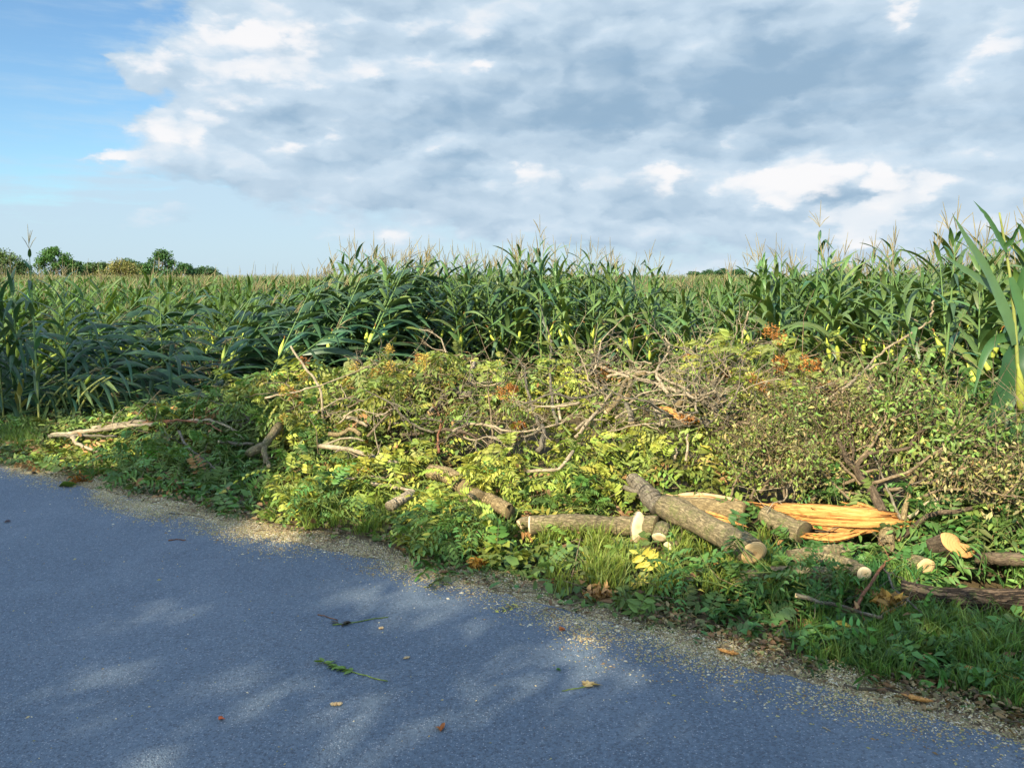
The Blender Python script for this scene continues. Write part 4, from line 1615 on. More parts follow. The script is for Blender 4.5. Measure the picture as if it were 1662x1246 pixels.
limb('sapling', 'small dark forked tree standing in the wilted olive foliage', 'sapling',
     [(1432, 832, 5.6), (1412, 792, 5.7), (1388, 762, 5.75), (1372, 742, 5.8), (1355, 700, 5.85)], 9, 3, 'bark_dark', sides=10, seed=48, twigs=10,
     forks=[([(1388, 762, 5.75), (1402, 742, 5.8), (1430, 732, 5.8), (1474, 726, 5.85), (1486, 706, 5.9), (1512, 690, 5.95), (1560, 655, 6.0)], 4, 1.5)])
limb('branch', 'upright rough brown branch right of the small dark forked tree', 'branch', [(1466, 845, 5.5), (1474, 812, 5.55), (1482, 780, 5.6), (1490, 752, 5.6)], 7, 4, 'bark_tan', seed=49, bumpy=.12)
limb('branch', 'thin crooked grey branch between the forked tree and the rough brown one', 'branch', [(1462, 842, 5.45), (1450, 812, 5.5), (1440, 795, 5.5), (1432, 765, 5.6), (1418, 740, 5.6)], 4, 2, 'bark_grey', seed=50, twigs=6)
limb('branch', 'pale bare branch slanting up to the right in front of the crooked brown branch', 'branch', [(1474, 840, 5.25), (1500, 820, 5.35), (1526, 808, 5.4)], 4, 5, 'bark_pale', seed=51)
limb('branch', 'thin pale branch lying crosswise in the grass at the verge', 'branch', [(1292, 966, 4.45), (1330, 976, 4.42), (1370, 986, 4.38), (1432, 1002, 4.3)], 5, 5, 'bark_grey', seed=52, cut0=True)
limb('twig', 'thin reddish twig crossing over the pale branch in the grass', 'twig', [(1436, 914, 4.7), (1410, 950, 4.5), (1386, 990, 4.3)], 2.5, 3, 'red_twig', seed=53, twigs=3)
limb('twig', 'thin grey twig slanting down over the dark rugged trunk', 'twig', [(1432, 922, 4.7), (1460, 962, 4.35), (1505, 1000, 4.2)], 2, 1.6, 'bark_grey', seed=54, twigs=3)
limb('twig', 'dark fallen stick on the gritty edge of the asphalt', 'twig', [(1370, 1112), (1400, 1118), (1440, 1120), (1468, 1126)], 3.0, 2.4, 'bark_dark', off=.015, seed=55)

# ---- the left-hand limbs
limb('branch', 'long bare pale limb pointing left along the edge of the leaf heap', 'branch', [(84, 706, 8.5), (150, 699, 8.5), (205, 692, 8.5), (245, 688, 8.5), (300, 683, 8.6), (345, 683, 8.6), (385, 700, 8.5)], 5, 3, 'bark_pale', seed=61, twigs=6)
limb('branch', 'thick short pale limb lying on top of the long bare one', 'branch', [(150, 696, 8.35), (195, 689, 8.35), (240, 684, 8.35)], 6.5, 6, 'bark_pale', seed=62, cut1=True)
limb('branch', 'thinner grey limb just under the long bare one', 'branch', [(80, 708, 8.3), (130, 707, 8.3), (190, 708, 8.2)], 4, 3, 'bark_grey', seed=63)
limb('branch', 'short curved whitish branch below the grey limb', 'branch', [(117, 710, 8.1), (130, 722, 7.95), (158, 733, 7.8)], 5, 3.5, 'bark_pale', seed=64)
limb('branch', 'reddish bare stem arching from the pale limbs over the yellow leaves', 'branch', [(215, 690, 8.4), (270, 683, 8.4), (330, 686, 8.3), (360, 700, 8.1)], 3, 2, 'red_twig', seed=65, twigs=4)
limb('branch', 'thick Y-shaped cut branch standing in the leaves left of the middle', 'branch', [(454, 690, 7.4), (440, 708, 7.2), (428, 724, 7.05), (431, 742, 6.9), (436, 756, 6.75)], 10, 6, 'bark_log', seed=66, sides=12,
     forks=[([(428, 724, 7.05), (414, 730, 7.0), (402, 738, 6.95)], 8, 7)], cut1=True)
limb('branch', 'grey diagonal branch lying below the pale reddish stem', 'branch', [(290, 700), (302, 722), (325, 740), (350, 762)], 3, 2, 'bark_grey', off=.08, seed=67, twigs=6)
limb('branch', 'grey branch running level behind the Y-shaped branch', 'branch', [(355, 717), (385, 719), (412, 721)], 4, 4, 'bark_grey', off=.10, seed=68, cut0=True)
limb('branch', 'long fallen pole sloping down to the right below the twig tangle', 'branch', [(518, 724), (560, 728), (590, 737), (622, 744), (650, 754)], 5.5, 5, 'bark_pale', off=.12, seed=69, twigs=5)
limb('branch', 'thin curved pale stick just above the sloping pole', 'branch', [(528, 722), (548, 713), (575, 712), (590, 715)], 2.5, 2, 'bark_pale', off=.14, seed=70)
limb('branch', 'bare pale branch lying on the yellow-green leaves left of the tan log', 'branch', [(545, 783), (575, 775), (600, 773), (626, 776)], 3.5, 3, 'bark_pale', off=.10, seed=71, twigs=2)
limb('branch', 'stout pale branch with a side spur pointing at the tan log', 'branch', [(602, 784), (630, 788), (650, 792), (668, 796)], 5, 4, 'bark_pale', off=.10, seed=72, forks=[([(640, 790), (652, 782)], 4, 3)])
limb('log', 'short pale log chunk poking out of the leaves under the spur branch', 'log', [(668, 800), (650, 812), (632, 822)], 8, 9, 'bark_pale', off=.10, seed=73, cut0=True)
limb('branch', 'brown slender stem leaning left out of the leaf heap towards the lodged corn', 'branch', [(472, 562, 7.9), (490, 590, 7.8), (508, 612, 7.7), (520, 634, 7.6), (524, 680, 7.5)], 2.4, 3.6, 'bark_pale', seed=74, twigs=4)
limb('branch', 'long thin bare stem slanting up to the right above the leaf heap', 'branch', [(430, 646, 7.6), (470, 638, 7.6), (510, 628, 7.6), (560, 610, 7.7), (610, 590, 7.8)], 2.4, 1.2, 'bark_pale', seed=75)
limb('branch', 'short brown forked stub beside the fallen twigs', 'branch', [(534, 704), (556, 704), (570, 696), (585, 706)], 5, 6, 'bark_tan', off=.12, seed=76)
limb('branch', 'thin pale stick lying across the dark leaves left of the cut fork', 'branch', [(610, 676), (630, 668), (650, 658)], 2.6, 2, 'bark_pale', off=.18, seed=77)
limb('branch', 'pale broken stick ending at a small sawn face', 'branch', [(560, 676), (578, 683), (596, 692)], 4, 4, 'bark_pale', off=.14, seed=78, cut0=True)

# ---- the heap in the middle
limb('branch', 'grey cut fork with two sawn ends at the left of the heap', 'branch', [(699, 670, 7.7), (712, 652, 7.75), (728, 638, 7.8), (746, 630, 7.95), (770, 622, 8.1), (800, 620, 8.3)], 7.5, 3, 'bark_grey', seed=81, sides=12, cut0=(-.3, -.9, -.2), cmat='cut',
     forks=[([(765, 640, 8.1), (748, 640, 7.9), (734, 634, 7.7)], 6, 6, (-.3, -.92, .1))])
limb('branch', 'upright pale stub above the grey cut fork', 'branch', [(764, 622, 8.2), (765, 605, 8.25), (770, 588, 8.3)], 5, 4, 'bark_pale', seed=82, twigs=3)
limb('branch', 'vertical reddish stem standing at the foot of the heap', 'branch', [(712, 734, 7.2), (711, 712, 7.25), (715, 680, 7.35), (702, 655, 7.4)], 3.5, 1.5, 'red_twig', seed=83, twigs=3)
limb('branch', 'long dark limb lying level along the foot of the heap', 'branch', [(652, 706, 7.6), (690, 702, 7.5), (722, 697, 7.45), (752, 700, 7.4), (775, 712, 7.3)], 4, 5, 'bark_dark', seed=84, twigs=8)
limb('branch', 'pale limb running level towards the short hanging stub', 'branch', [(735, 700, 7.4), (760, 688, 7.5), (790, 690, 7.5), (830, 700, 7.4), (880, 696, 7.4), (920, 680, 7.5)], 3.5, 2.5, 'bark_pale', seed=85, twigs=8)
limb('branch', 'short dark hanging stub below the level pale limb', 'branch', [(880, 690, 7.4), (882, 712, 7.25), (872, 732, 7.1)], 6, 7, 'bark_grey', seed=86)
limb('branch', 'long straight pale pole leaning out of the heap towards the left', 'branch', [(933, 710, 7.0), (955, 685, 7.2), (975, 660, 7.4), (992, 640, 7.6)], 4, 5, 'bark_pale', seed=87, twigs=4)
limb('branch', 'smooth S-curved branch with a round sawn tip in the heap', 'branch', [(984, 669, 7.1), (1000, 655, 7.2), (1009, 635, 7.3), (1015, 618, 7.45), (1030, 610, 7.6), (1048, 606, 7.8)], 5, 5.5, 'bark_tan', seed=88, cut0=(-.35, -.9, -.1), sides=12)
limb('branch', 'thick cut limb above, its whitish sawn end pointing at the viewer', 'branch', [(1017, 645, 7.15), (1022, 632, 7.4), (1024, 618, 7.8)], 7, 7, 'bark_tan', seed=89, cut0=(-.1, -.97, -.1), sides=12)
limb('branch', 'lower cut limb with whitish sawn end beneath the thick one', 'branch', [(1025, 686, 6.9), (1021, 668, 7.1), (1016, 655, 7.4)], 6.5, 6.5, 'bark_grey', seed=90, cut0=(-.1, -.97, -.15), sides=12)
limb('branch', 'long pale limb lying across the top of the heap', 'branch', [(965, 588, 8.0), (990, 602, 7.9), (1020, 612, 7.8), (1060, 622, 7.7), (1100, 636, 7.6), (1140, 640, 7.6), (1172, 636, 7.6)], 4, 4.5, 'bark_pale', seed=91, twigs=9)
limb('branch', 'second pale limb along the top of the heap, bowed upwards', 'branch', [(985, 612, 7.8), (1020, 604, 7.8), (1060, 606, 7.8), (1090, 620, 7.7), (1120, 634, 7.6)], 3.5, 3.5, 'bark_pale', seed=92, twigs=8)
limb('branch', 'crooked branch reaching up out of the heap with a hooked tip', 'branch', [(1085, 640, 7.5), (1070, 618, 7.55), (1066, 600, 7.6), (1078, 582, 7.6), (1086, 562, 7.65), (1078, 548, 7.7)], 4.5, 2.5, 'bark_pale', seed=93, twigs=5)
limb('branch', 'stout bowed limb curling down to a torn brown end', 'branch', [(1150, 604, 7.7), (1148, 624, 7.6), (1132, 640, 7.5), (1112, 646, 7.4), (1100, 656, 7.3), (1090, 668, 7.2)], 4, 8, 'bark_tan', seed=94, sides=12)
splinter('wood_splinter', 'small torn orange-brown flap of wood on the bowed limb end', 'splinter', [(1072, 664, 7.15), (1085, 668, 7.1), (1100, 676, 7.1)], [4, 7, 4], 3, .8, 16, 'split', sheets=2)
limb('branch', 'forked white limb standing up in front of the torn brown end', 'branch', [(1072, 692, 6.95), (1074, 680, 7.0), (1066, 664, 7.0), (1060, 656, 7.05)], 7, 4, 'bark_pale', seed=95, forks=[([(1074, 682, 7.0), (1092, 676, 7.0), (1108, 668, 7.0)], 5, 3)])
limb('branch', 'slim bare branch rising vertically high above the right of the heap', 'branch', [(1168, 644, 7.5), (1190, 628, 7.5), (1204, 606, 7.5), (1203, 575, 7.55), (1206, 540, 7.6), (1215, 505, 7.6)], 4, 2, 'bark_pale', seed=96, twigs=2)
limb('branch', 'crooked thin branch left of the slim vertical one', 'branch', [(1168, 640, 7.5), (1170, 620, 7.5), (1158, 600, 7.55), (1152, 574, 7.6)], 3.5, 2, 'bark_pale', seed=97, twigs=2)
limb('branch', 'thick pale limb end lying at the right of the heap', 'branch', [(1150, 662, 7.3), (1175, 648, 7.35), (1195, 648, 7.4), (1206, 655, 7.4)], 4, 5, 'bark_pale', seed=98)
limb('branch', 'dark bare pole slanting up to the right below the heap', 'branch', [(1160, 700, 7.0), (1190, 690, 7.05), (1215, 682, 7.1), (1242, 676, 7.15)], 3, 4.5, 'bark_dark', seed=99, twigs=2)
limb('branch', 'pale broken limb with a torn tip on the leaves below the heap', 'branch', [(855, 765), (880, 764), (905, 762), (918, 748), (930, 732)], 3.5, 5.5, 'bark_pale', off=.12, seed=100)
limb('branch', 'upright pale stick standing below the right of the heap', 'branch', [(1113, 748, 6.6), (1115, 725, 6.65), (1117, 704, 6.7)], 3.5, 2.5, 'bark_pale', seed=101)
limb('branch', 'shorter upright stick left of the upright pale one', 'branch', [(1096, 745, 6.7), (1098, 725, 6.75)], 3, 2, 'bark_pale', seed=102)
limb('branch', 'slender standing stem with drooping leaves left of the heap top', 'branch', [(876, 690, 7.8), (864, 660, 7.9), (854, 625, 8.0), (850, 595, 8.0), (820, 565, 8.0)], 4, 2, 'bark_grey', seed=103, twigs=4)
limb('branch', 'second slender stem right of it, rising straighter', 'branch', [(905, 690, 7.8), (896, 655, 7.9), (893, 610, 8.0), (894, 560, 8.0), (888, 530, 8.1)], 4, 2, 'bark_grey', seed=104, twigs=4)
limb('branch', 'third thin whitish stem at the dark hollow of the heap', 'branch', [(910, 682, 7.7), (905, 655, 7.8), (902, 640, 7.8)], 3, 2, 'bark_pale', seed=105, twigs=2)
limb('branch', 'thin branching grey stem in the dark hollow left of the S-curved branch', 'branch', [(928, 608, 7.7), (945, 624, 7.6), (962, 634, 7.5)], 2.5, 1.5, 'bark_pale', seed=106, twigs=3)
# ---- right
limb('branch', 'long clean bare branch rising diagonally to the right with a kinked tip', 'branch',
     [(1338, 660, 6.9), (1352, 643, 6.95), (1385, 618, 7.0), (1412, 590, 7.05), (1440, 565, 7.1), (1480, 540, 7.15), (1508, 523, 7.2), (1512, 508, 7.2), (1516, 488, 7.2)], 4, 2.5, 'bark_pale', seed=111)
limb('branch', 'shorter thick branch beside the foot of the long diagonal one', 'branch', [(1318, 644, 7.0), (1340, 632, 7.0), (1364, 616, 7.0)], 6, 6.5, 'bark_tan', seed=112, cut1=True)
limb('branch', 'thin crooked stem behind the long diagonal branch', 'branch', [(1410, 600, 7.4), (1445, 585, 7.4), (1474, 575, 7.4), (1476, 540, 7.4), (1470, 512, 7.4), (1490, 522, 7.3)], 2.5, 1.5, 'bark_pale', seed=113, twigs=3)
limb('branch', 'thin arched dark twig right of the long diagonal branch', 'branch', [(1440, 610, 7.2), (1474, 582, 7.25), (1495, 566, 7.3), (1512, 572, 7.3)], 2.5, 1.5, 'bark_grey', seed=114, twigs=3)
limb('branch', 'short pale twig hooked over in the olive foliage', 'branch', [(1410, 640, 6.7), (1412, 628, 6.75), (1428, 620, 6.8)], 3.5, 2.5, 'bark_pale', seed=115)

# ---- bare crooked branches tangled together in the heap


def bare_proto(seed):
    g = np.random.default_rng(seed)
    wood, tw = MB(), MB()
    L = g.uniform(.6, 1.1)
    P = [np.zeros(3)]
    dd = np.array([1, 0, .1])
    for k in range(5):
        dd = nrm(dd + g.normal(0, .28, 3))
        P.append(P[-1] + dd * L / 5)
    Q = smooth_path(P, 18, .004, seed)
    r = np.linspace(g.uniform(.011, .017), .004, 18)
    V, f3, f4 = tube_arrays(Q, r, 7, .08, seed=seed)
    wood.add(V, f3, f4)
    for k in range(7):
        i = g.integers(4, 17)
        d1 = nrm(Q[i] - Q[i - 1] + g.normal(0, .65, 3))
        l = g.uniform(.15, .45)
        q = smooth_path([Q[i], Q[i] + d1 * l * .5 + g.normal(0, .02, 3), Q[i] + d1 * l + g.normal(0, .05, 3)], 7, .004, seed + k)
        V, f3, f4 = tube_arrays(q, np.linspace(r[i] * .6, .0015, 7), 5, cap=False)
        tw.add(V, None, f4)
        for m in range(2):
            b_ = q[g.integers(2, 6)]
            d2 = nrm(d1 + g.normal(0, .8, 3))
            V, f3, f4 = tube_arrays(smooth_path([b_, b_ + d2 * l * .25, b_ + d2 * l * .5 + g.normal(0, .03, 3)], 5), np.linspace(.003, .001, 5), 4, cap=False)
            tw.add(V, None, f4)
    mt = 'bark_pale' if seed % 3 else 'bark_grey'
    return [('bark', wood.mesh('bare_bark', M[mt], True)), ('side_twigs', tw.mesh('bare_twigs', M[mt], True))]


BARE = [bare_proto(600 + i) for i in range(7)]
g = np.random.default_rng(66)
for (n, x0, x1, y0, y1, lab, grp) in ((46, 930, 1250, 590, 700, 'bare crooked branch in the pale tangle at the right of the heap', 'bare branches in the pale tangle'),
                                      (18, 640, 930, 590, 710, 'bare twiggy branch in the darker left part of the heap', 'bare branches in the left part of the heap'),
                                      (8, 420, 640, 640, 740, 'bare twiggy branch among the dull leaves left of the heap', 'bare branches left of the heap'),
                                      (5, 1210, 1480, 600, 780, 'bare brown branch poking through the wilted olive foliage', 'bare branches in the olive foliage')):
    for i in range(n):
        p = S(g.uniform(x0, x1), g.uniform(y0, y1), g.uniform(0, .12))
        t = thing('bare_branch', p, lab, 'bare branch', grp)
        t.rotation_euler = (g.uniform(0, 6.28), g.normal(-.15, .35), g.choice([0, math.pi]) + g.normal(0, .7))
        s_ = g.uniform(.55, 1.0)
        t.scale = (s_, s_, s_)
        for nm, me in BARE[g.integers(7)]:
            put(nm, me, t)

# ------------------------------------------------------------------ leafy cut branches heaped in the pile
GREEN = np.array((.07, .14, .03))
SUNLIT_GREEN = np.array((.21, .245, .04))  # leaf green with the yellow of sunlit dapples put into the colour
OLIVE = np.array((.145, .180, .04))
DEEP = np.array((.055, .125, .028))


def branch_proto(seed, L=1.1, nleaf=16, col=GREEN, ll=.10, K=13, seeds=0, droop=.55, twn=5, tw_mat='green_twig', small=False, seedcol=(.30, .14, .035)):
    g = np.random.default_rng(seed)
    wood, lf, sd = MB(), MB(), MB()
    P = smooth_path([[0, 0, 0], [L * .35, g.normal(0, .05), .10], [L * .7, g.normal(0, .08), .16], [L, g.normal(0, .1), .12]], 12, .006, seed)
    V, f3, f4 = tube_arrays(P, np.linspace(.014, .004, 12), 6)
    wood.add(V, f3, f4)
    tips = [(P[-1], nrm(P[-1] - P[-3]))]
    for k in range(twn):
        i = g.integers(3, 11)
        d = nrm(np.array([.6, g.normal(0, .9), g.uniform(-.1, .9)]))
        l = g.uniform(.2, .5)
        q = smooth_path([P[i], P[i] + d * l * .5, P[i] + d * l + [0, 0, .03]], 6, .005, seed + k)
        V, f3, f4 = tube_arrays(q, np.linspace(.007, .003, 6), 4, cap=False)
        wood.add(V, None, f4)
        tips.append((q[-1], d))
    if not small:
        O, Dd, U, Lr, C = [], [], [], [], []
        for k in range(nleaf):
            b, d = tips[k % len(tips)]
            a = g.normal(0, 1, 3)
            dd = nrm(d * .55 + nrm(a - d * np.dot(a, d)) * .9 + [0, 0, .1])
            O.append(b - d * g.uniform(0, .16)); Dd.append(dd); U.append([g.normal(0, .25), g.normal(0, .25), 1]); Lr.append(g.uniform(.26, .46))
            C.append(np.asarray(col) * g.uniform(.7, 1.35) * [g.uniform(.85, 1.3), 1, 1])
        pinnate_into(lf, O, Dd, U, Lr, np.array(C), K=K, ll=ll, lw=ll * .36, droop=droop, g=g)
    else:
        n = nleaf
        k = g.integers(0, len(tips), n)
        T0 = np.array([t[0] for t in tips])[k]
        D0 = np.array([t[1] for t in tips])[k]
        C = T0 - D0 * g.uniform(0, .4, (n, 1)) + g.normal(0, .085, (n, 3))
        cc = np.asarray(col) * g.uniform(.55, 1.5, (n, 1)) * (1 + g.normal(0, .1, (n, 3)))
        leaves_lite(lf, C, g.normal(0, .8, (n, 3)) + [0, 0, -.7], g.normal(0, .7, (n, 3)) + [0, 0, .6], ll * g.uniform(.6, 1.3, n), ll * .42, cc)
        for q in range(44):
            b = T0[g.integers(n)] + g.normal(0, .05, 3)
            d = g.normal(0, 1, 3) * .1
            V, f3, f4 = tube_arrays([b, b + d, b + d * 2 + g.normal(0, .02, 3)], [.002, .0015, .001], 3, cap=False)
            wood.add(V, None, f4)
    sds = []
    for s in range(seeds):
        sd = MB()
        sds.append(sd)
        b, d = tips[g.integers(len(tips))]
        c = b + g.normal(0, .05, 3)
        n = 110
        u = nrm(g.normal(0, 1, (n, 3))) * (g.uniform(0, 1, (n, 1)) ** .4) * [.085, .065, .085]
        cc = np.array(seedcol) * g.uniform(.5, 1.5, (n, 1))
        leaves_lite(sd, c + u, g.normal(0, 1, (n, 3)), g.normal(0, 1, (n, 3)), .036, .013, cc)
    parts = [('stem', wood.mesh('branch_stem', M[tw_mat], True)), ('leaves', lf.mesh('branch_leaves', M['leaf'], False))]
    for sd in sds:
        parts.append(('seed_cluster', sd.mesh('branch_seeds', M['seed'], False)))
    return parts


PR = {
    'green': [branch_proto(500 + i, col=GREEN, nleaf=17) for i in range(4)],
    'yellow': [branch_proto(510 + i, col=SUNLIT_GREEN, nleaf=15) for i in range(4)],
    'olive': [branch_proto(520 + i, col=OLIVE, nleaf=17, droop=.9, seeds=(1, 2, 1)[i], seedcol=[(.28, .13, .035), (.36, .25, .05), (.24, .10, .03)][i], tw_mat='twig') for i in range(3)],
    'seedy': [branch_proto(530 + i, col=OLIVE * 1.1, nleaf=11, seeds=2 + i, seedcol=[(.30, .13, .03), (.38, .33, .06), (.24, .10, .03)][i], droop=.8, tw_mat='twig') for i in range(3)],
    'small': [branch_proto(540 + i, L=.9, nleaf=360, col=np.array([(.15, .195, .045), (.11, .165, .038), (.23, .205, .08)][i]), ll=.058, small=True, twn=11, tw_mat='twig') for i in range(3)],
    'deep': [branch_proto(550 + i, col=DEEP, nleaf=15, L=.8) for i in range(3)],
}


def near_keep(px, py, dist, pad=1.0):
    """true where a loose leaf would hide a limb"""
    K = np.array(KEEP)
    hit = np.zeros(len(px), bool)
    for a in range(0, len(px), 4000):
        x, y, dd = (q[a:a + 4000, None] for q in (px, py, dist))
        dx, dy = (K[:, 2] - K[:, 0])[None], (K[:, 3] - K[:, 1])[None]
        t = np.clip(((x - K[:, 0]) * dx + (y - K[:, 1]) * dy) / (dx * dx + dy * dy + 1e-6), 0, 1)
        e = np.hypot(x - (K[:, 0] + t * dx), y - (K[:, 1] + t * dy))
        hit[a:a + 4000] = ((e < K[:, 4] * pad) & (dd < K[:, 5] + .05)).any(1)
    return hit


SKY_X = [0, 300, 400, 450, 520, 700, 760, 1000, 1100, 1200, 1300, 1400, 1520, 1600, 1662]
SKY_Y = [690, 640, 605, 565, 575, 575, 545, 560, 560, 500, 545, 520, 485, 520, 540]


def place_branch(kind, pxr, pyr, off, label, group, n, sc=(.8, 1.1), up=(0, .5), seed=0, aim=None, lim=.08):
    g = np.random.default_rng(seed)
    for i in range(n):
        pr = PR[kind][g.integers(len(PR[kind]))]
        me = pr[1][1]
        nv = len(me.vertices)
        key = me.name
        if key not in SAMP:
            a = np.empty(nv * 3, np.float32)
            me.vertices.foreach_get('co', a)
            SAMP[key] = a.reshape(-1, 3)[::max(1, nv // 70)].astype(float)
        sv_ = SAMP[key]
        for attempt in range(14):
            px, py = g.uniform(*pxr), g.uniform(*pyr)
            p = S(px, py, g.uniform(*off) - .05)
            rz = g.uniform(0, 2 * math.pi) if aim is None else g.normal(aim, .5)
            rot = (g.normal(0, .3), -g.uniform(*up), rz)
            s = g.uniform(*sc)
            from mathutils import Euler
            Rm = np.array(Euler(rot).to_matrix())
            wv = (sv_ @ Rm.T) * s + p
            qx, qy = proj(wv)
            hid = near_keep(qx, qy, wv[:, 1]).mean()
            high = (qy < np.interp(qx, SKY_X, SKY_Y) + (np.interp(qx, [1150, 1250, 1450, 1520], [90, 70, 60, 110]) if kind == 'small' else 0)).mean()
            onroad = (wv[:, 1] < F_edge(wv[:, 0]) - .05).mean()
            hid = max(hid, max((((qx - fx) ** 2 + (qy - fy) ** 2 < (fr * 1.1) ** 2) & (wv[:, 1] < fd + .1)).mean() * 6 for fx, fy, fr, fd in FACES))
            under = (wv[:, 2] < .01).mean()
            tall = (wv[:, 2] > pile_h(wv[:, 0], wv[:, 1]) + .33).mean()
            if hid < lim and high < .04 and onroad < .10 and under < .2 and tall < (.12 if up[1] < .6 else .5):
                break
        else:
            continue
        t = thing('leafy_branch', p, label, 'leafy branch', group)
        t.rotation_euler = rot
        t.scale = (s, s, s)
        for nm, me in pr:
            put(nm, me, t)


SAMP = {}


place_branch('green', (140, 420), (700, 800), (0, .05), 'green leafy branch in the shaded low heap at the left of the verge', 'green leafy branches of the left heap', 26, (.6, .85), (-.15, .3), 1)
place_branch('yellow', (180, 480), (640, 730), (0, .08), 'yellow-green leafy branch spilling beside the pale bare limbs', 'yellow-green branches by the pale limbs', 14, (.55, .8), (-.1, .4), 2)
place_branch('olive', (430, 700), (600, 720), (0, .12), 'dull green leafy branch piled between the lodged corn and the twig heap', 'dull green branches left of the heap', 22, (.65, .95), (0, .7), 3)
place_branch('yellow', (430, 900), (745, 860), (-.03, .06), 'sunlit yellow-green leafy branch strewn around the tan log', 'sunlit branches around the tan log', 30, (.5, .75), (-.2, .3), 4)
place_branch('green', (600, 850), (830, 915), (-.03, .03), 'fresh green leafy branch lying at the road edge below the tan log', 'fresh green branches at the road edge', 14, (.5, .7), (-.2, .2), 5)
place_branch('olive', (720, 980), (540, 680), (.05, .35), 'drooping olive leafy branch hanging at the back left of the twig heap', 'drooping branches at the back of the heap', 24, (.7, 1.0), (.2, 1.1), 6)
place_branch('seedy', (760, 1250), (540, 720), (0, .2), 'leafy branch with orange-brown seed clusters in the heap', 'seed-bearing branches in the heap', 32, (.6, .85), (0, .8), 7)
place_branch('seedy', (1180, 1520), (500, 640), (.05, .3), 'branch with yellow and rusty seed clusters at the back right of the pile', 'seed-bearing branches at the back right', 24, (.6, .85), (.2, 1.0), 8)
place_branch('yellow', (960, 1240), (690, 800), (0, .08), 'yellow-green leafy branch lying behind the mossy logs', 'yellow-green branches behind the mossy logs', 16, (.5, .75), (-.1, .4), 9)
place_branch('small', (1170, 1510), (590, 815), (0, .14), 'wilted olive fine-leaved branch of the treetop lying at the right', 'wilted fine-leaved branches at the right', 52, (.6, .95), (0, 1.0), 10)
place_branch('yellow', (700, 1250), (570, 720), (0, .1), 'sunlit green leafy branch among the bare limbs of the heap', 'leafy branches among the bare limbs', 14, (.5, .75), (0, .6), 14)
place_branch('olive', (980, 1480), (540, 640), (.05, .3), 'leafy olive branch at the crest behind the pale tangle', 'olive branches at the crest', 18, (.6, .9), (.1, .9), 15)
place_branch('small', (560, 680), (650, 740), (0, .1), 'fine-leaved dark twiggy branch in the hollow left of the cut fork', 'fine-leaved branches left of the cut fork', 6, (.5, .8), (0, .5), 11)
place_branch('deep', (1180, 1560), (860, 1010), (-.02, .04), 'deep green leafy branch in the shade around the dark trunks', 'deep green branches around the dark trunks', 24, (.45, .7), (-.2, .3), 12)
place_branch('green', (1380, 1570), (560, 760), (0, .15), 'green leafy branch in front of the right-hand corn', 'green branches in front of the right-hand corn', 12, (.7, .9), (0, .9), 13)


# ------------------------------------------------------------------ the mass of loose leaves, twigs, grass and chips
def zone_colour(px, py, g):  # leaf greens by zone, sunlit yellow and shaded green painted in
    n = len(px)
    c = np.tile(np.array((.085, .13, .03)), (n, 1))

    def w(x0, x1, y0, y1, s=35):
        return sstep(x0 - s, x0 + s, px) * (1 - sstep(x1 - s, x1 + s, px)) * sstep(y0 - s * .6, y0 + s * .6, py) * (1 - sstep(y1 - s * .6, y1 + s * .6, py))
    for (x0, x1, y0, y1, col, k) in ((100, 460, 720, 900, GREEN, .8), (430, 1000, 740, 880, SUNLIT_GREEN, .85), (560, 900, 850, 960, GREEN * 1.1, .7), (430, 720, 600, 730, OLIVE * .9, .7),
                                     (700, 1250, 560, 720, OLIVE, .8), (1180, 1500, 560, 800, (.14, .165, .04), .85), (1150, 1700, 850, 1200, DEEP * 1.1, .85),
                                     (60, 330, 690, 760, SUNLIT_GREEN, .6), (950, 1250, 700, 800, SUNLIT_GREEN * .8, .7)):
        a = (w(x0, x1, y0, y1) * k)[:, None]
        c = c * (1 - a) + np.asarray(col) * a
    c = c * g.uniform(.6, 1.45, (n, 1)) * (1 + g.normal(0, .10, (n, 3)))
    br = g.random(n) < .07
    c[br] = np.array((.22, .12, .045)) * g.uniform(.5, 1.4, (br.sum(), 1))
    yl = g.random(n) < .012
    c[yl] = np.array((.42, .36, .06)) * g.uniform(.7, 1.2, (yl.sum(), 1))
    return c


def sample_pile(n, g, back=1.0):
    n = int(n * 1.08)
    x = g.uniform(-8.7, 7.2, n)
    ry = F_edge(x)
    y = ry + g.uniform(-.12, 3.8, n)
    px, py = proj(np.stack([x, y, pile_h(x, y)], 1))
    k = (px > -120) & (px < 2150)
    return x[k], y[k], px[k], py[k]


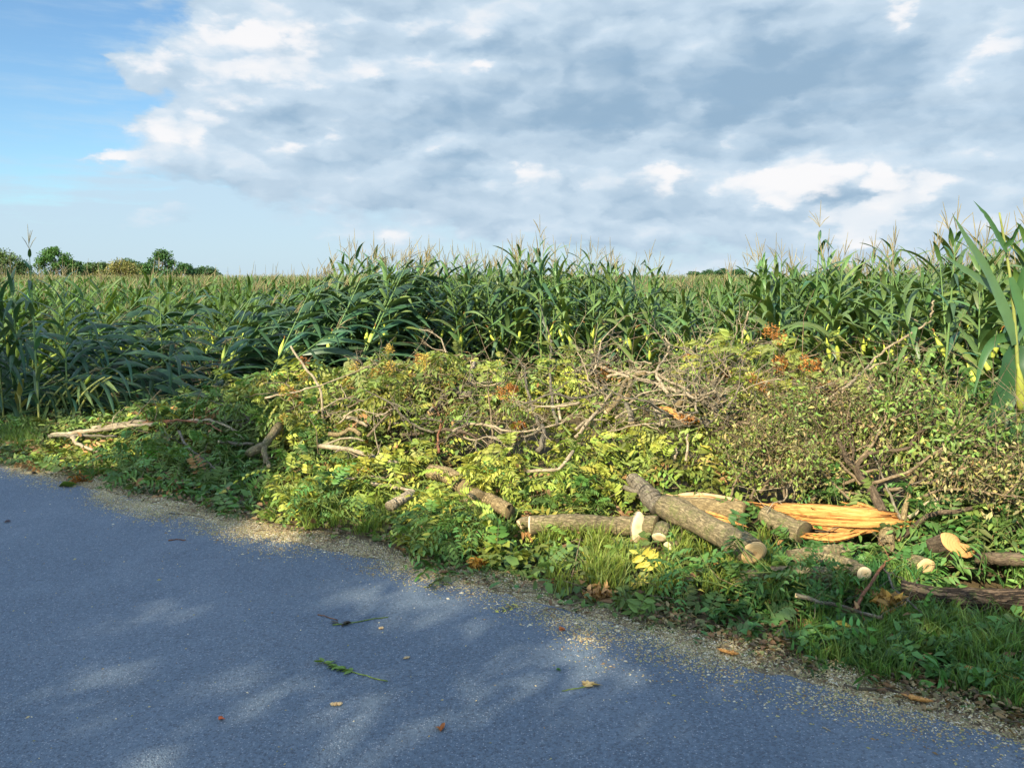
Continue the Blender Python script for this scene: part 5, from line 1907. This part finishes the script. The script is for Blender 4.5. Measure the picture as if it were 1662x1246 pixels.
def build_mass():
    g = np.random.default_rng(31)
    mb = MB()
    # compound leaves
    x, y, px, py = sample_pile(12500, g)
    clump = vnoise(x, y, 2.2, 15) + .6 * vnoise(x, y, 5, 16)
    k = (clump > np.where((px > 700) & (px < 1260) & (py < 730), .1, -.45)) & ~((px > 1180) & (px < 1500) & (py < 800) & (g.random(len(x)) < .7))
    edge = (y - F_edge(x) < .12) & (g.random(len(x)) < .6)
    k &= ~edge
    x, y, px, py = x[k], y[k], px[k], py[k]
    h = pile_h(x, y)
    z = terrain(x, y) + np.maximum(h - abs(g.normal(0, .07, len(x))), .015)
    C = np.stack([x, y, z], 1)
    kk = near_keep(px, py, y, .85) & (g.random(len(x)) < .86)
    C, px, py, x, y = C[~kk], px[~kk], py[~kk], x[~kk], y[~kk]
    n = len(C)
    fl = np.clip(1 - h[~kk] * 1.2, .15, 1)[:, None]
    Dd = g.normal(0, 1, (n, 3)) * [1, 1, .45]
    Dd[:, 2] += .1
    U = np.array([0, -.25, 1]) + g.normal(0, .45, (n, 3))
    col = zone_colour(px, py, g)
    pinnate_into(mb, C, Dd, U, g.uniform(.16, .34, n), col, K=11, ll=g.uniform(.055, .10, n), lw=.038, droop=.35, g=g)
    # single leaves
    x, y, px, py = sample_pile(38000, g)
    h = pile_h(x, y)
    z = terrain(x, y) + np.maximum(h + g.normal(-.02, .045, len(x)), .008)
    kk = near_keep(px, py, y, .85) & (g.random(len(x)) < .86)
    kk |= (y - F_edge(x) < .05) & (g.random(len(x)) < .75)
    kk |= (vnoise(x, y, 2.8, 61) + .5 * vnoise(x, y, 7, 62) < -.15) & (g.random(len(x)) < .75)
    kk |= (px > 700) & (px < 1260) & (py < 730) & (g.random(len(x)) < .5)
    C = np.stack([x, y, z], 1)[~kk]
    px, py = px[~kk], py[~kk]
    n = len(C)
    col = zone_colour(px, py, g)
    fine = (px > 1180) & (px < 1500) & (py < 800)
    L = np.where(fine, g.uniform(.025, .05, n), g.uniform(.035, .10, n))
    Dd = g.normal(0, 1, (n, 3)) * [1, 1, .5]
    leaves_into(mb, C, Dd, g.normal(0, .5, (n, 3)) + [0, -.2, 1], L, L * g.uniform(.35, .62, n), col, fold=.2)
    n = 9000
    x = g.uniform(-6.5, 3.6, n)
    y = F_edge(x) + g.normal(0, .13, n)
    k = (g.random(n) < .25 + .75 * (x > .6)) & (y > road_y(x) - .02) & (vnoise(x, y, 4, 71) > -.3)
    x, y = x[k], y[k]
    n = len(x)
    L = g.uniform(.018, .05, n)
    c = np.array([(.16, .09, .04), (.24, .15, .06), (.10, .07, .035), (.14, .15, .05), (.30, .22, .10)])[g.integers(0, 5, n)] * g.uniform(.6, 1.2, (n, 1))
    leaves_into(mb, np.stack([x, y, g.uniform(.008, .03, n)], 1), g.normal(0, 1, (n, 3)) * [1, 1, .2], g.normal(0, .35, (n, 3)) + [0, 0, 1], L, L * g.uniform(.3, .6, n), c, fold=.3)
    o = put('leaf_litter', mb.mesh('leaf_litter', M['litter'], False))
    tag(o, 'countless loose leaves and leaf stalks strewn over the brush pile', kind='stuff')

    # fine twigs
    mb = MB()
    x, y, px, py = sample_pile(1900, g)
    heap = ((px > 650) & (px < 1260) & (py < 720)) | ((px > 1180) & (px < 1500) & (py < 820))
    k = heap | (g.random(len(x)) < .35)
    x, y = x[k], y[k]
    heap = heap[k]
    h = pile_h(x, y)
    for i in range(len(x)):
        L = g.uniform(.12, .55) * (1.3 if heap[i] else .8)
        d = nrm(g.normal(0, 1, 3) * [1, .7, .55])
        b = np.array([x[i], y[i], h[i] + g.uniform(-.05, .10 if heap[i] else .03)])
        q = np.array([b, b + d * L * .35 + g.normal(0, .02, 3), b + d * L * .7 + g.normal(0, .03, 3), b + d * L + g.normal(0, .03, 3)])
        q[:, 2] = np.maximum(q[:, 2], .01)
        r = g.uniform(.0016, .005)
        V, f3, f4 = tube_arrays(q, np.linspace(r, r * .4, 4), 4, cap=False)
        mb.add(V, None, f4)
    o = put('twig_debris', mb.mesh('twig_debris', M['twig'], True))
    tag(o, 'tangle of countless fine dry twigs through the brush pile', kind='stuff')

    # grass
    mb = MB()
    spots = [(880, 1250, 880, 975, 2500, (.15, .19, .035), .13), (430, 620, 800, 870, 900, (.12, .17, .03), .13), (1190, 1662, 950, 1120, 2600, (.10, .165, .035), .10),
             (1400, 1662, 1000, 1150, 1500, (.09, .155, .035), .11), (1662, 2250, 960, 1300, 3000, (.09, .155, .035), .12), (0, 60, 700, 735, 900, (.10, .15, .03), .14), (1240, 1500, 870, 960, 900, (.045, .13, .04), .12), (600, 900, 820, 900, 500, (.09, .15, .03), .14)]
    for (x0, x1, y0, y1, n, col, L) in spots:
        nt_ = max(3, n // 45)
        tx, ty = g.uniform(x0, x1, nt_), g.uniform(y0, y1, nt_)
        P = np.array([G(a, b, .02) for a, b in zip(tx, ty)])
        P = P[P[:, 1] > F_edge(P[:, 0]) + .02]
        if not len(P):
            continue
        k = g.integers(0, len(P), n)
        C = P[k] + g.normal(0, .035, (n, 3)) * [1, 1, 0]
        gx, gy = proj(C + [0, 0, L * .6])
        keepm = np.ones(n, bool)
        for fx, fy, fr, fd in FACES:
            keepm &= ~((abs(gx - fx) < fr * 1.2) & (gy - fy < fr * 1.6) & (gy > fy - fr * 1.6) & (C[:, 1] < fd))
        C = C[keepm]
        n = len(C)
        C[:, 2] = np.maximum(pile_h(C[:, 0], C[:, 1]) * .7, .0)
        lean = g.normal(0, .42, (n, 2))
        l = L * g.uniform(.4, 1.3, n)
        w = g.uniform(.0022, .0048, n)
        az = g.uniform(0, np.pi, n)
        sd = np.stack([np.cos(az), np.sin(az), 0 * az], 1) * w[:, None]
        p1 = C + np.stack([lean[:, 0] * l * .35, lean[:, 1] * l * .35, l * .55], 1)
        p2 = C + np.stack([lean[:, 0] * l * 1.1, lean[:, 1] * l * 1.1, l * .92], 1)
        V = np.stack([C - sd, C + sd, p1 + sd * .8, p1 - sd * .8, p2], 1).reshape(-1, 3)
        b = (np.arange(n) * 5)[:, None]
        cc = np.array(col) * g.uniform(.6, 1.5, (n, 1)) * (1 + g.normal(0, .08, (n, 3)))
        mb.add(V, np.array([[3, 2, 4]]) + b, np.array([[0, 1, 2, 3]]) + b, (cc, cc))
    o = put('grass', mb.mesh('grass', M['grass'], False))
    tag(o, 'uncut green grass growing along the verge', kind='stuff')

    # sawdust, chips and grit along the edge of the asphalt
    mb = MB()
    n = 260000
    x = g.uniform(-8, 4.2, n)
    dens = np.interp(x, [-8, -5, -2.2, -1.6, -1.2, 0, .3, 1.6, 2.6, 4], [.25, .35, .9, .8, .5, .8, 1, 1, .9, .7])
    y = road_y(x) + .30 * g.uniform(0, 1, n) - np.abs(g.normal(0, .15, n)) * (.5 + .9 * dens) + .1 * vnoise(x, x * 0, 2.5, 22)
    far = g.random(n) < .02
    y = np.where(far, road_y(x) - g.uniform(0, 3.6, n), y)
    k = (g.random(n) < dens * (.62 + .55 * vnoise(x, y, 3.3, 23))) & (g.random(n) < np.where(y < road_y(x) - .35, .5, 1))
    x, y = x[k], y[k]
    n = len(x)
    a = g.uniform(0, 6.28, n)
    s = g.uniform(.0025, .0075, n) * np.where(g.random(n) < .06, 1.9, 1)
    ca, sa = np.cos(a) * s, np.sin(a) * s
    z = np.where(y < road_y(x), .013, .006) + 0 * x
    V = np.stack([np.stack([x + ca, y + sa, z], 1), np.stack([x - sa * .45, y + ca * .45, z], 1), np.stack([x - ca, y - sa, z], 1), np.stack([x + sa * .45, y - ca * .45, z], 1),
                  np.stack([x + ca * .1, y, z + s * .55], 1)], 1).reshape(-1, 3)
    b = (np.arange(n) * 5)[:, None]
    f = np.concatenate([np.array([[i, (i + 1) % 4, 4]]) + b for i in range(4)], 0)
    pal = np.array([(.50, .38, .19), (.40, .30, .13), (.30, .27, .10), (.24, .15, .07), (.58, .50, .34), (.34, .30, .14)])
    c = pal[g.integers(0, len(pal), n)] * g.uniform(.7, 1.15, (n, 1))
    mb.add(V, f, None, (np.tile(c, (4, 1)), None))
    o = put('sawdust', mb.mesh('sawdust', M['litter'], False))
    tag(o, 'sawdust, wood chips and crushed leaf bits drifted along the road edge', kind='stuff')


build_mass()


# ------------------------------------------------------------------ low weeds, dead leaves, single bits on the asphalt
def weed(px, py, n, col, ll, label, seed, h=.16, cat='weed', group=None):
    g = np.random.default_rng(seed)
    p = G(px, py)
    p[1] = max(p[1], float(F_edge(p[0])) + .06)
    p[2] = float(pile_h(p[0], p[1])) * .6
    t = thing('weed', p, label, cat, group)
    st, lf = MB(), MB()
    for k in range(max(3, n // 5)):
        d = nrm(np.array([g.normal(0, .5), g.normal(0, .5), 1]))
        q = np.array([p, p + d * h * .5, p + d * h * g.uniform(.8, 1.2)])
        V, f3, f4 = tube_arrays(q, [.003, .0022, .0015], 4, cap=False)
        st.add(V, None, f4)
        m = 5
        u = g.uniform(.25, 1, m)
        C = p + d * (h * u)[:, None]
        leaves_into(lf, C, g.normal(0, 1, (m, 3)) * [1, 1, .3] + [0, 0, .15], g.normal(0, .3, (m, 3)) + [0, 0, 1], ll * g.uniform(.7, 1.2, m), ll * g.uniform(.5, .7, m), np.array(col) * g.uniform(.7, 1.3, (m, 1)), droop=.3)
    put('stem', st.mesh('weed_stem', M['green_twig'], True, p), t)
    put('leaves', lf.mesh('weed_leaves', M['leaf'], False, p), t)


g = np.random.default_rng(9)
for i in range(34):
    px = g.uniform(1180, 1650)
    py = g.uniform(960, 1060) + (px - 1180) * .16
    weed(px, py, 20, DEEP * 1.1, .055, 'low broad-leaved weed in the shaded verge at the lower right', 700 + i, .09, group='weeds of the shaded verge')
for i in range(12):
    px = g.uniform(640, 900)
    weed(px, g.uniform(860, 915) + (px - 640) * .14, 20, SUNLIT_GREEN * .8, .07, 'low leafy weed at the sunny road edge below the tan log', 740 + i, .08, group='weeds at the sunny road edge')
weed(1000, 790, 26, (.30, .36, .05), .13, 'bright yellow-green young shoot with strap leaves behind the thin log', 760, .16)
weed(1180, 770, 22, (.09, .16, .09), .16, 'young broad-bladed shoot behind the split log', 761, .16)


def dead_cluster(px, py, r, col, label, seed, off=.04, n=160, ll=.05):
    g = np.random.default_rng(seed)
    p = S(px, py, off)
    t = thing('dead_leaf_cluster', p, label, 'dead leaves')
    mb = MB()
    C = p + nrm(g.normal(0, 1, (n, 3))) * (g.uniform(0, 1, (n, 1)) ** .5) * [r, r * .8, r * .45]
    C[:, 2] = np.maximum(C[:, 2], .015)
    leaves_into(mb, C, g.normal(0, 1, (n, 3)), g.normal(0, .7, (n, 3)) + [0, 0, 1], ll * g.uniform(.6, 1.2, n), ll * .45, np.array(col) * g.uniform(.4, 1.4, (n, 1)), fold=.35, droop=.35)
    put('leaves', mb.mesh('dead_leaves', M['seed'], False, p), t)
    q = np.array([p + [-.6 * r, 0, -.02], p + [0, 0, .01], p + [.9 * r, -.1 * r, -.01]])
    V, f3, f4 = tube_arrays(q, [.004, .0035, .002], 5)
    m2 = MB()
    m2.add(V, f3, f4)
    put('stem', m2.mesh('dead_stem', M['red_twig'], True, p), t)


dead_cluster(1440, 975, .085, (.42, .24, .06), 'cluster of curled orange-brown dead leaves by the dark rugged trunk', 801, .06, 90, .06)
dead_cluster(130, 778, .12, (.36, .15, .03), 'rust-orange seed cluster lying on the asphalt edge at the far left', 802, .02, 150, .035)
dead_cluster(778, 915, .07, (.40, .20, .03), 'orange and yellow seed cluster at the road edge in the middle', 803, .02, 150, .035)
dead_cluster(970, 960, .08, (.40, .22, .08), 'crumpled tan leaf cluster at the edge below the grass', 804, .01, 50, .055)
dead_cluster(842, 690, .07, (.26, .11, .03), 'dark rust seed cluster hanging low at the left of the heap', 805, .06, 170, .035)
dead_cluster(492, 655, .06, (.38, .22, .04), 'bright orange seed cluster beside the slender leaning stem', 806, .12, 150, .032)
dead_cluster(832, 630, .05, (.30, .12, .03), 'rusty seed cluster right of the grey cut fork', 807, .12, 150, .032)
dead_cluster(1380, 560, .07, (.30, .13, .03), 'rusty seed cluster at the back of the wilted olive foliage', 808, .05, 170, .035)
dead_cluster(1118, 578, .05, (.30, .13, .03), 'small rust-red seed cluster above the right of the heap', 809, .05, 130, .032)
dead_cluster(1185, 607, .06, (.32, .11, .03), 'dark red seed cluster beside the slim vertical branch', 810, .05, 150, .034)
dead_cluster(590, 765, .05, (.42, .18, .03), 'small orange dead leaf cluster near the bare pale branch', 811, .05, 60, .04)
dead_cluster(1118, 680, .07, (.30, .13, .03), 'rust seed cluster on the right slope below the heap', 812, .05, 150, .034)
dead_cluster(985, 728, .07, (.22, .08, .025), 'dark red seed cluster under the lower cut limbs', 813, .05, 150, .034)
dead_cluster(1242, 630, .05, (.32, .13, .03), 'orange-red seed cluster right of the thick pale limb end', 814, .06, 130, .032)


def flat_bit(name, label, cat, path, r0, r1, mat, leaves=None, seed=0):
    P = np.array([G(a, b, .012 + r0 * .6) for a, b in path])
    g = np.random.default_rng(seed)
    t = thing(name, P[0], label, cat)
    Q = smooth_path(P, 10, .0008, seed)
    Q[:, 2] += np.abs(g.normal(0, .002, len(Q)))
    V, f3, f4 = tube_arrays(Q, np.linspace(r0, r1, len(Q)), 6, .12, seed=seed)
    mb = MB()
    mb.add(V, f3, f4)
    put('stem', mb.mesh(name + '_stem', M[mat], True, P[0]), t)
    if leaves:
        (i0, i1, n, ll, col, mt) = leaves
        lf = MB()
        i = g.integers(i0, i1, n)
        d = np.tile(nrm(Q[-1] - Q[0]), (n, 1)) * (-1 if i1 < 6 else 1) + g.normal(0, .5, (n, 3)) * [1, 1, .15]
        leaves_into(lf, Q[i] + [0, 0, .004], d, g.normal(0, .25, (n, 3)) + [0, 0, 1], ll * g.uniform(.6, 1.2, n), ll * .4, np.array(col) * g.uniform(.6, 1.3, (n, 1)), droop=.05)
        put('leaves', lf.mesh(name + '_leaves', M[mt], False, P[0]), t)
    return t


flat_bit('twig', 'green-yellow stalk lying level on the asphalt near the middle', 'twig', [(540, 1014), (570, 1011), (600, 1005), (630, 1001)], .0035, .0022, 'green_twig', (0, 4, 8, .05, (.06, .05, .03), 'seed'), 1)
flat_bit('twig', 'dark forked twig beside the left end of the level green stalk', 'twig', [(516, 997), (530, 1001), (548, 1006)], .0025, .002, 'red_twig', None, 2)
flat_bit('twig', 'green feathery frond pointing down to the right on the asphalt', 'twig', [(526, 1076), (560, 1086), (595, 1097), (629, 1107)], .003, .0025, 'green_twig', (0, 5, 26, .05, (.10, .16, .03), 'leaf'), 3)
flat_bit('twig', 'short yellow stalk with a curled dry leaf standing at its end', 'twig', [(912, 1121), (935, 1117), (958, 1112)], .002, .003, 'green_twig', (7, 10, 7, .05, (.42, .30, .12), 'seed'), 4)
flat_bit('twig', 'small dark purple twig lying on the asphalt in the upper left', 'twig', [(273, 877), (288, 875), (301, 877)], .004, .003, 'red_twig', None, 5)
flat_bit('twig', 'thin pale straw near the edge at the lower right', 'twig', [(1490, 1104), (1500, 1114), (1514, 1126)], .003, .002, 'bark_pale', None, 6)
flat_bit('twig', 'tiny pale splinter lying alone on the lower right asphalt', 'twig', [(1335, 1179), (1348, 1186)], .003, .002, 'bark_pale', None, 7)
flat_bit('twig', 'thin flat stick in the gravel at the left of the verge', 'twig', [(275, 833), (310, 836), (330, 840)], .003, .002, 'bark_dark', None, 8)


def chip(name, label, cat, px, py, L, Wd, Hh, rz, mat, seed):
    """one bit of torn wood or one curled leaf lying on the ground"""
    g = np.random.default_rng(seed)
    p = G(px, py, .012)
    p[2] = max(p[2], float(pile_h(p[0], p[1])) + .004)
    if name == 'fallen_leaf':
        mb = MB()
        n = 4
        a = rz + g.normal(0, .5, n)
        leaves_into(mb, np.tile(p + [0, 0, .004], (n, 1)), np.stack([np.cos(a), np.sin(a), g.uniform(.05, .4, n)], 1), g.normal(0, .3, (n, 3)) + [0, 0, 1], L * g.uniform(.7, 1, n), Wd, np.array(mat) * g.uniform(.7, 1.2, (n, 1)), fold=.4, droop=.3)
        o = put(name, mb.mesh(name, M['seed'], False, p), None, tuple(p))
        tag(o, label, cat)
        return
    m = 14
    u = np.linspace(-.5, .5, m)
    prof = (1 - (2 * abs(u)) ** 3) * (1 + g.normal(0, .16, m))
    k = 7
    th = np.linspace(0, 2 * np.pi, k, endpoint=False)
    V = []
    for i in range(m):
        bend = .12 * L * u[i] ** 2
        for j in range(k):
            rr = prof[i] * (1 + .25 * math.sin(j * 2.3 + seed))
            V.append([u[i] * L, math.cos(th[j]) * Wd * .5 * rr + g.normal(0, Wd * .03), max(math.sin(th[j]) * Hh * .5 * rr + Hh * .5, 0) + bend])
    V = np.array(V)
    ca, sa = math.cos(rz), math.sin(rz)
    Vx = V[:, 0] * ca - V[:, 1] * sa
    V[:, 1] = V[:, 0] * sa + V[:, 1] * ca
    V[:, 0] = Vx
    idx = np.arange(m * k).reshape(m, k)
    f = np.stack([idx[:-1], np.roll(idx, -1, 1)[:-1], np.roll(idx, -1, 1)[1:], idx[1:]], -1).reshape(-1, 4)
    mb = MB()
    mb.add(V, [], f)
    o = put(name, mb.mesh(name, M[mat], False), None, tuple(p))
    tag(o, label, cat)


chip('wood_chip', 'long orange strip of torn wood in the grass at the lower right edge', 'wood chip', 1628, 1112, .34, .05, .03, -.55, 'split', 1)
chip('wood_chip', 'dark-edged orange wood chip at the end of the dark stick', 'wood chip', 1488, 1136, .13, .035, .02, -.5, 'split', 2)
chip('wood_chip', 'orange wood splinter lying on the sawdust by the road edge', 'wood chip', 1182, 1060, .11, .028, .018, -.55, 'split', 3)
chip('wood_chip', 'pale oblong wood chip on the open asphalt below the feathery frond', 'wood chip', 546, 1144, .055, .02, .014, .1, 'split_pale', 4)
chip('wood_chip', 'tiny pale chip near the right end of the level green stalk', 'wood chip', 619, 1020, .03, .014, .01, .2, 'split_pale', 5)
chip('wood_chip', 'faint small pale chip above the curled dry leaf', 'wood chip', 660, 1068, .035, .012, .008, .5, 'split_pale', 6)
chip('fallen_leaf', 'curled red-brown leaf lying alone on the asphalt in the middle', 'fallen leaf', 907, 1023, .045, .02, 0, .4, (.32, .10, .03), 7)
chip('fallen_leaf', 'star-shaped reddish leaf scrap at the bottom of the asphalt', 'fallen leaf', 715, 1188, .06, .018, 0, 2.2, (.34, .12, .03), 8)
chip('fallen_leaf', 'tiny red leaf scrap between the light patches at the lower left', 'fallen leaf', 355, 1169, .025, .014, 0, 1.0, (.36, .09, .03), 9)
chip('fallen_leaf', 'small green leaf flat on the asphalt right of the curled dry leaf', 'fallen leaf', 903, 1088, .022, .014, 0, .2, (.06, .15, .03), 10)
chip('fallen_leaf', 'yellow leaf on the brown litter at the road edge by the pale branch', 'fallen leaf', 1358, 1034, .08, .03, 0, .1, (.50, .36, .05), 11)
chip('fallen_leaf', 'large green leaf lying on the gravel beside the rust seed cluster', 'fallen leaf', 95, 790, .16, .06, 0, .1, (.10, .16, .03), 12)
chip('fallen_leaf', 'dark grey pebble-like leaf curl at the far left of the road edge', 'fallen leaf', 52, 769, .05, .03, 0, .5, (.06, .05, .04), 13)
chip('fallen_leaf', 'thin dark leaf scrap at the left border of the asphalt', 'fallen leaf', 8, 847, .05, .012, 0, .5, (.08, .04, .04), 14)
print('objects', len(bpy.data.objects))
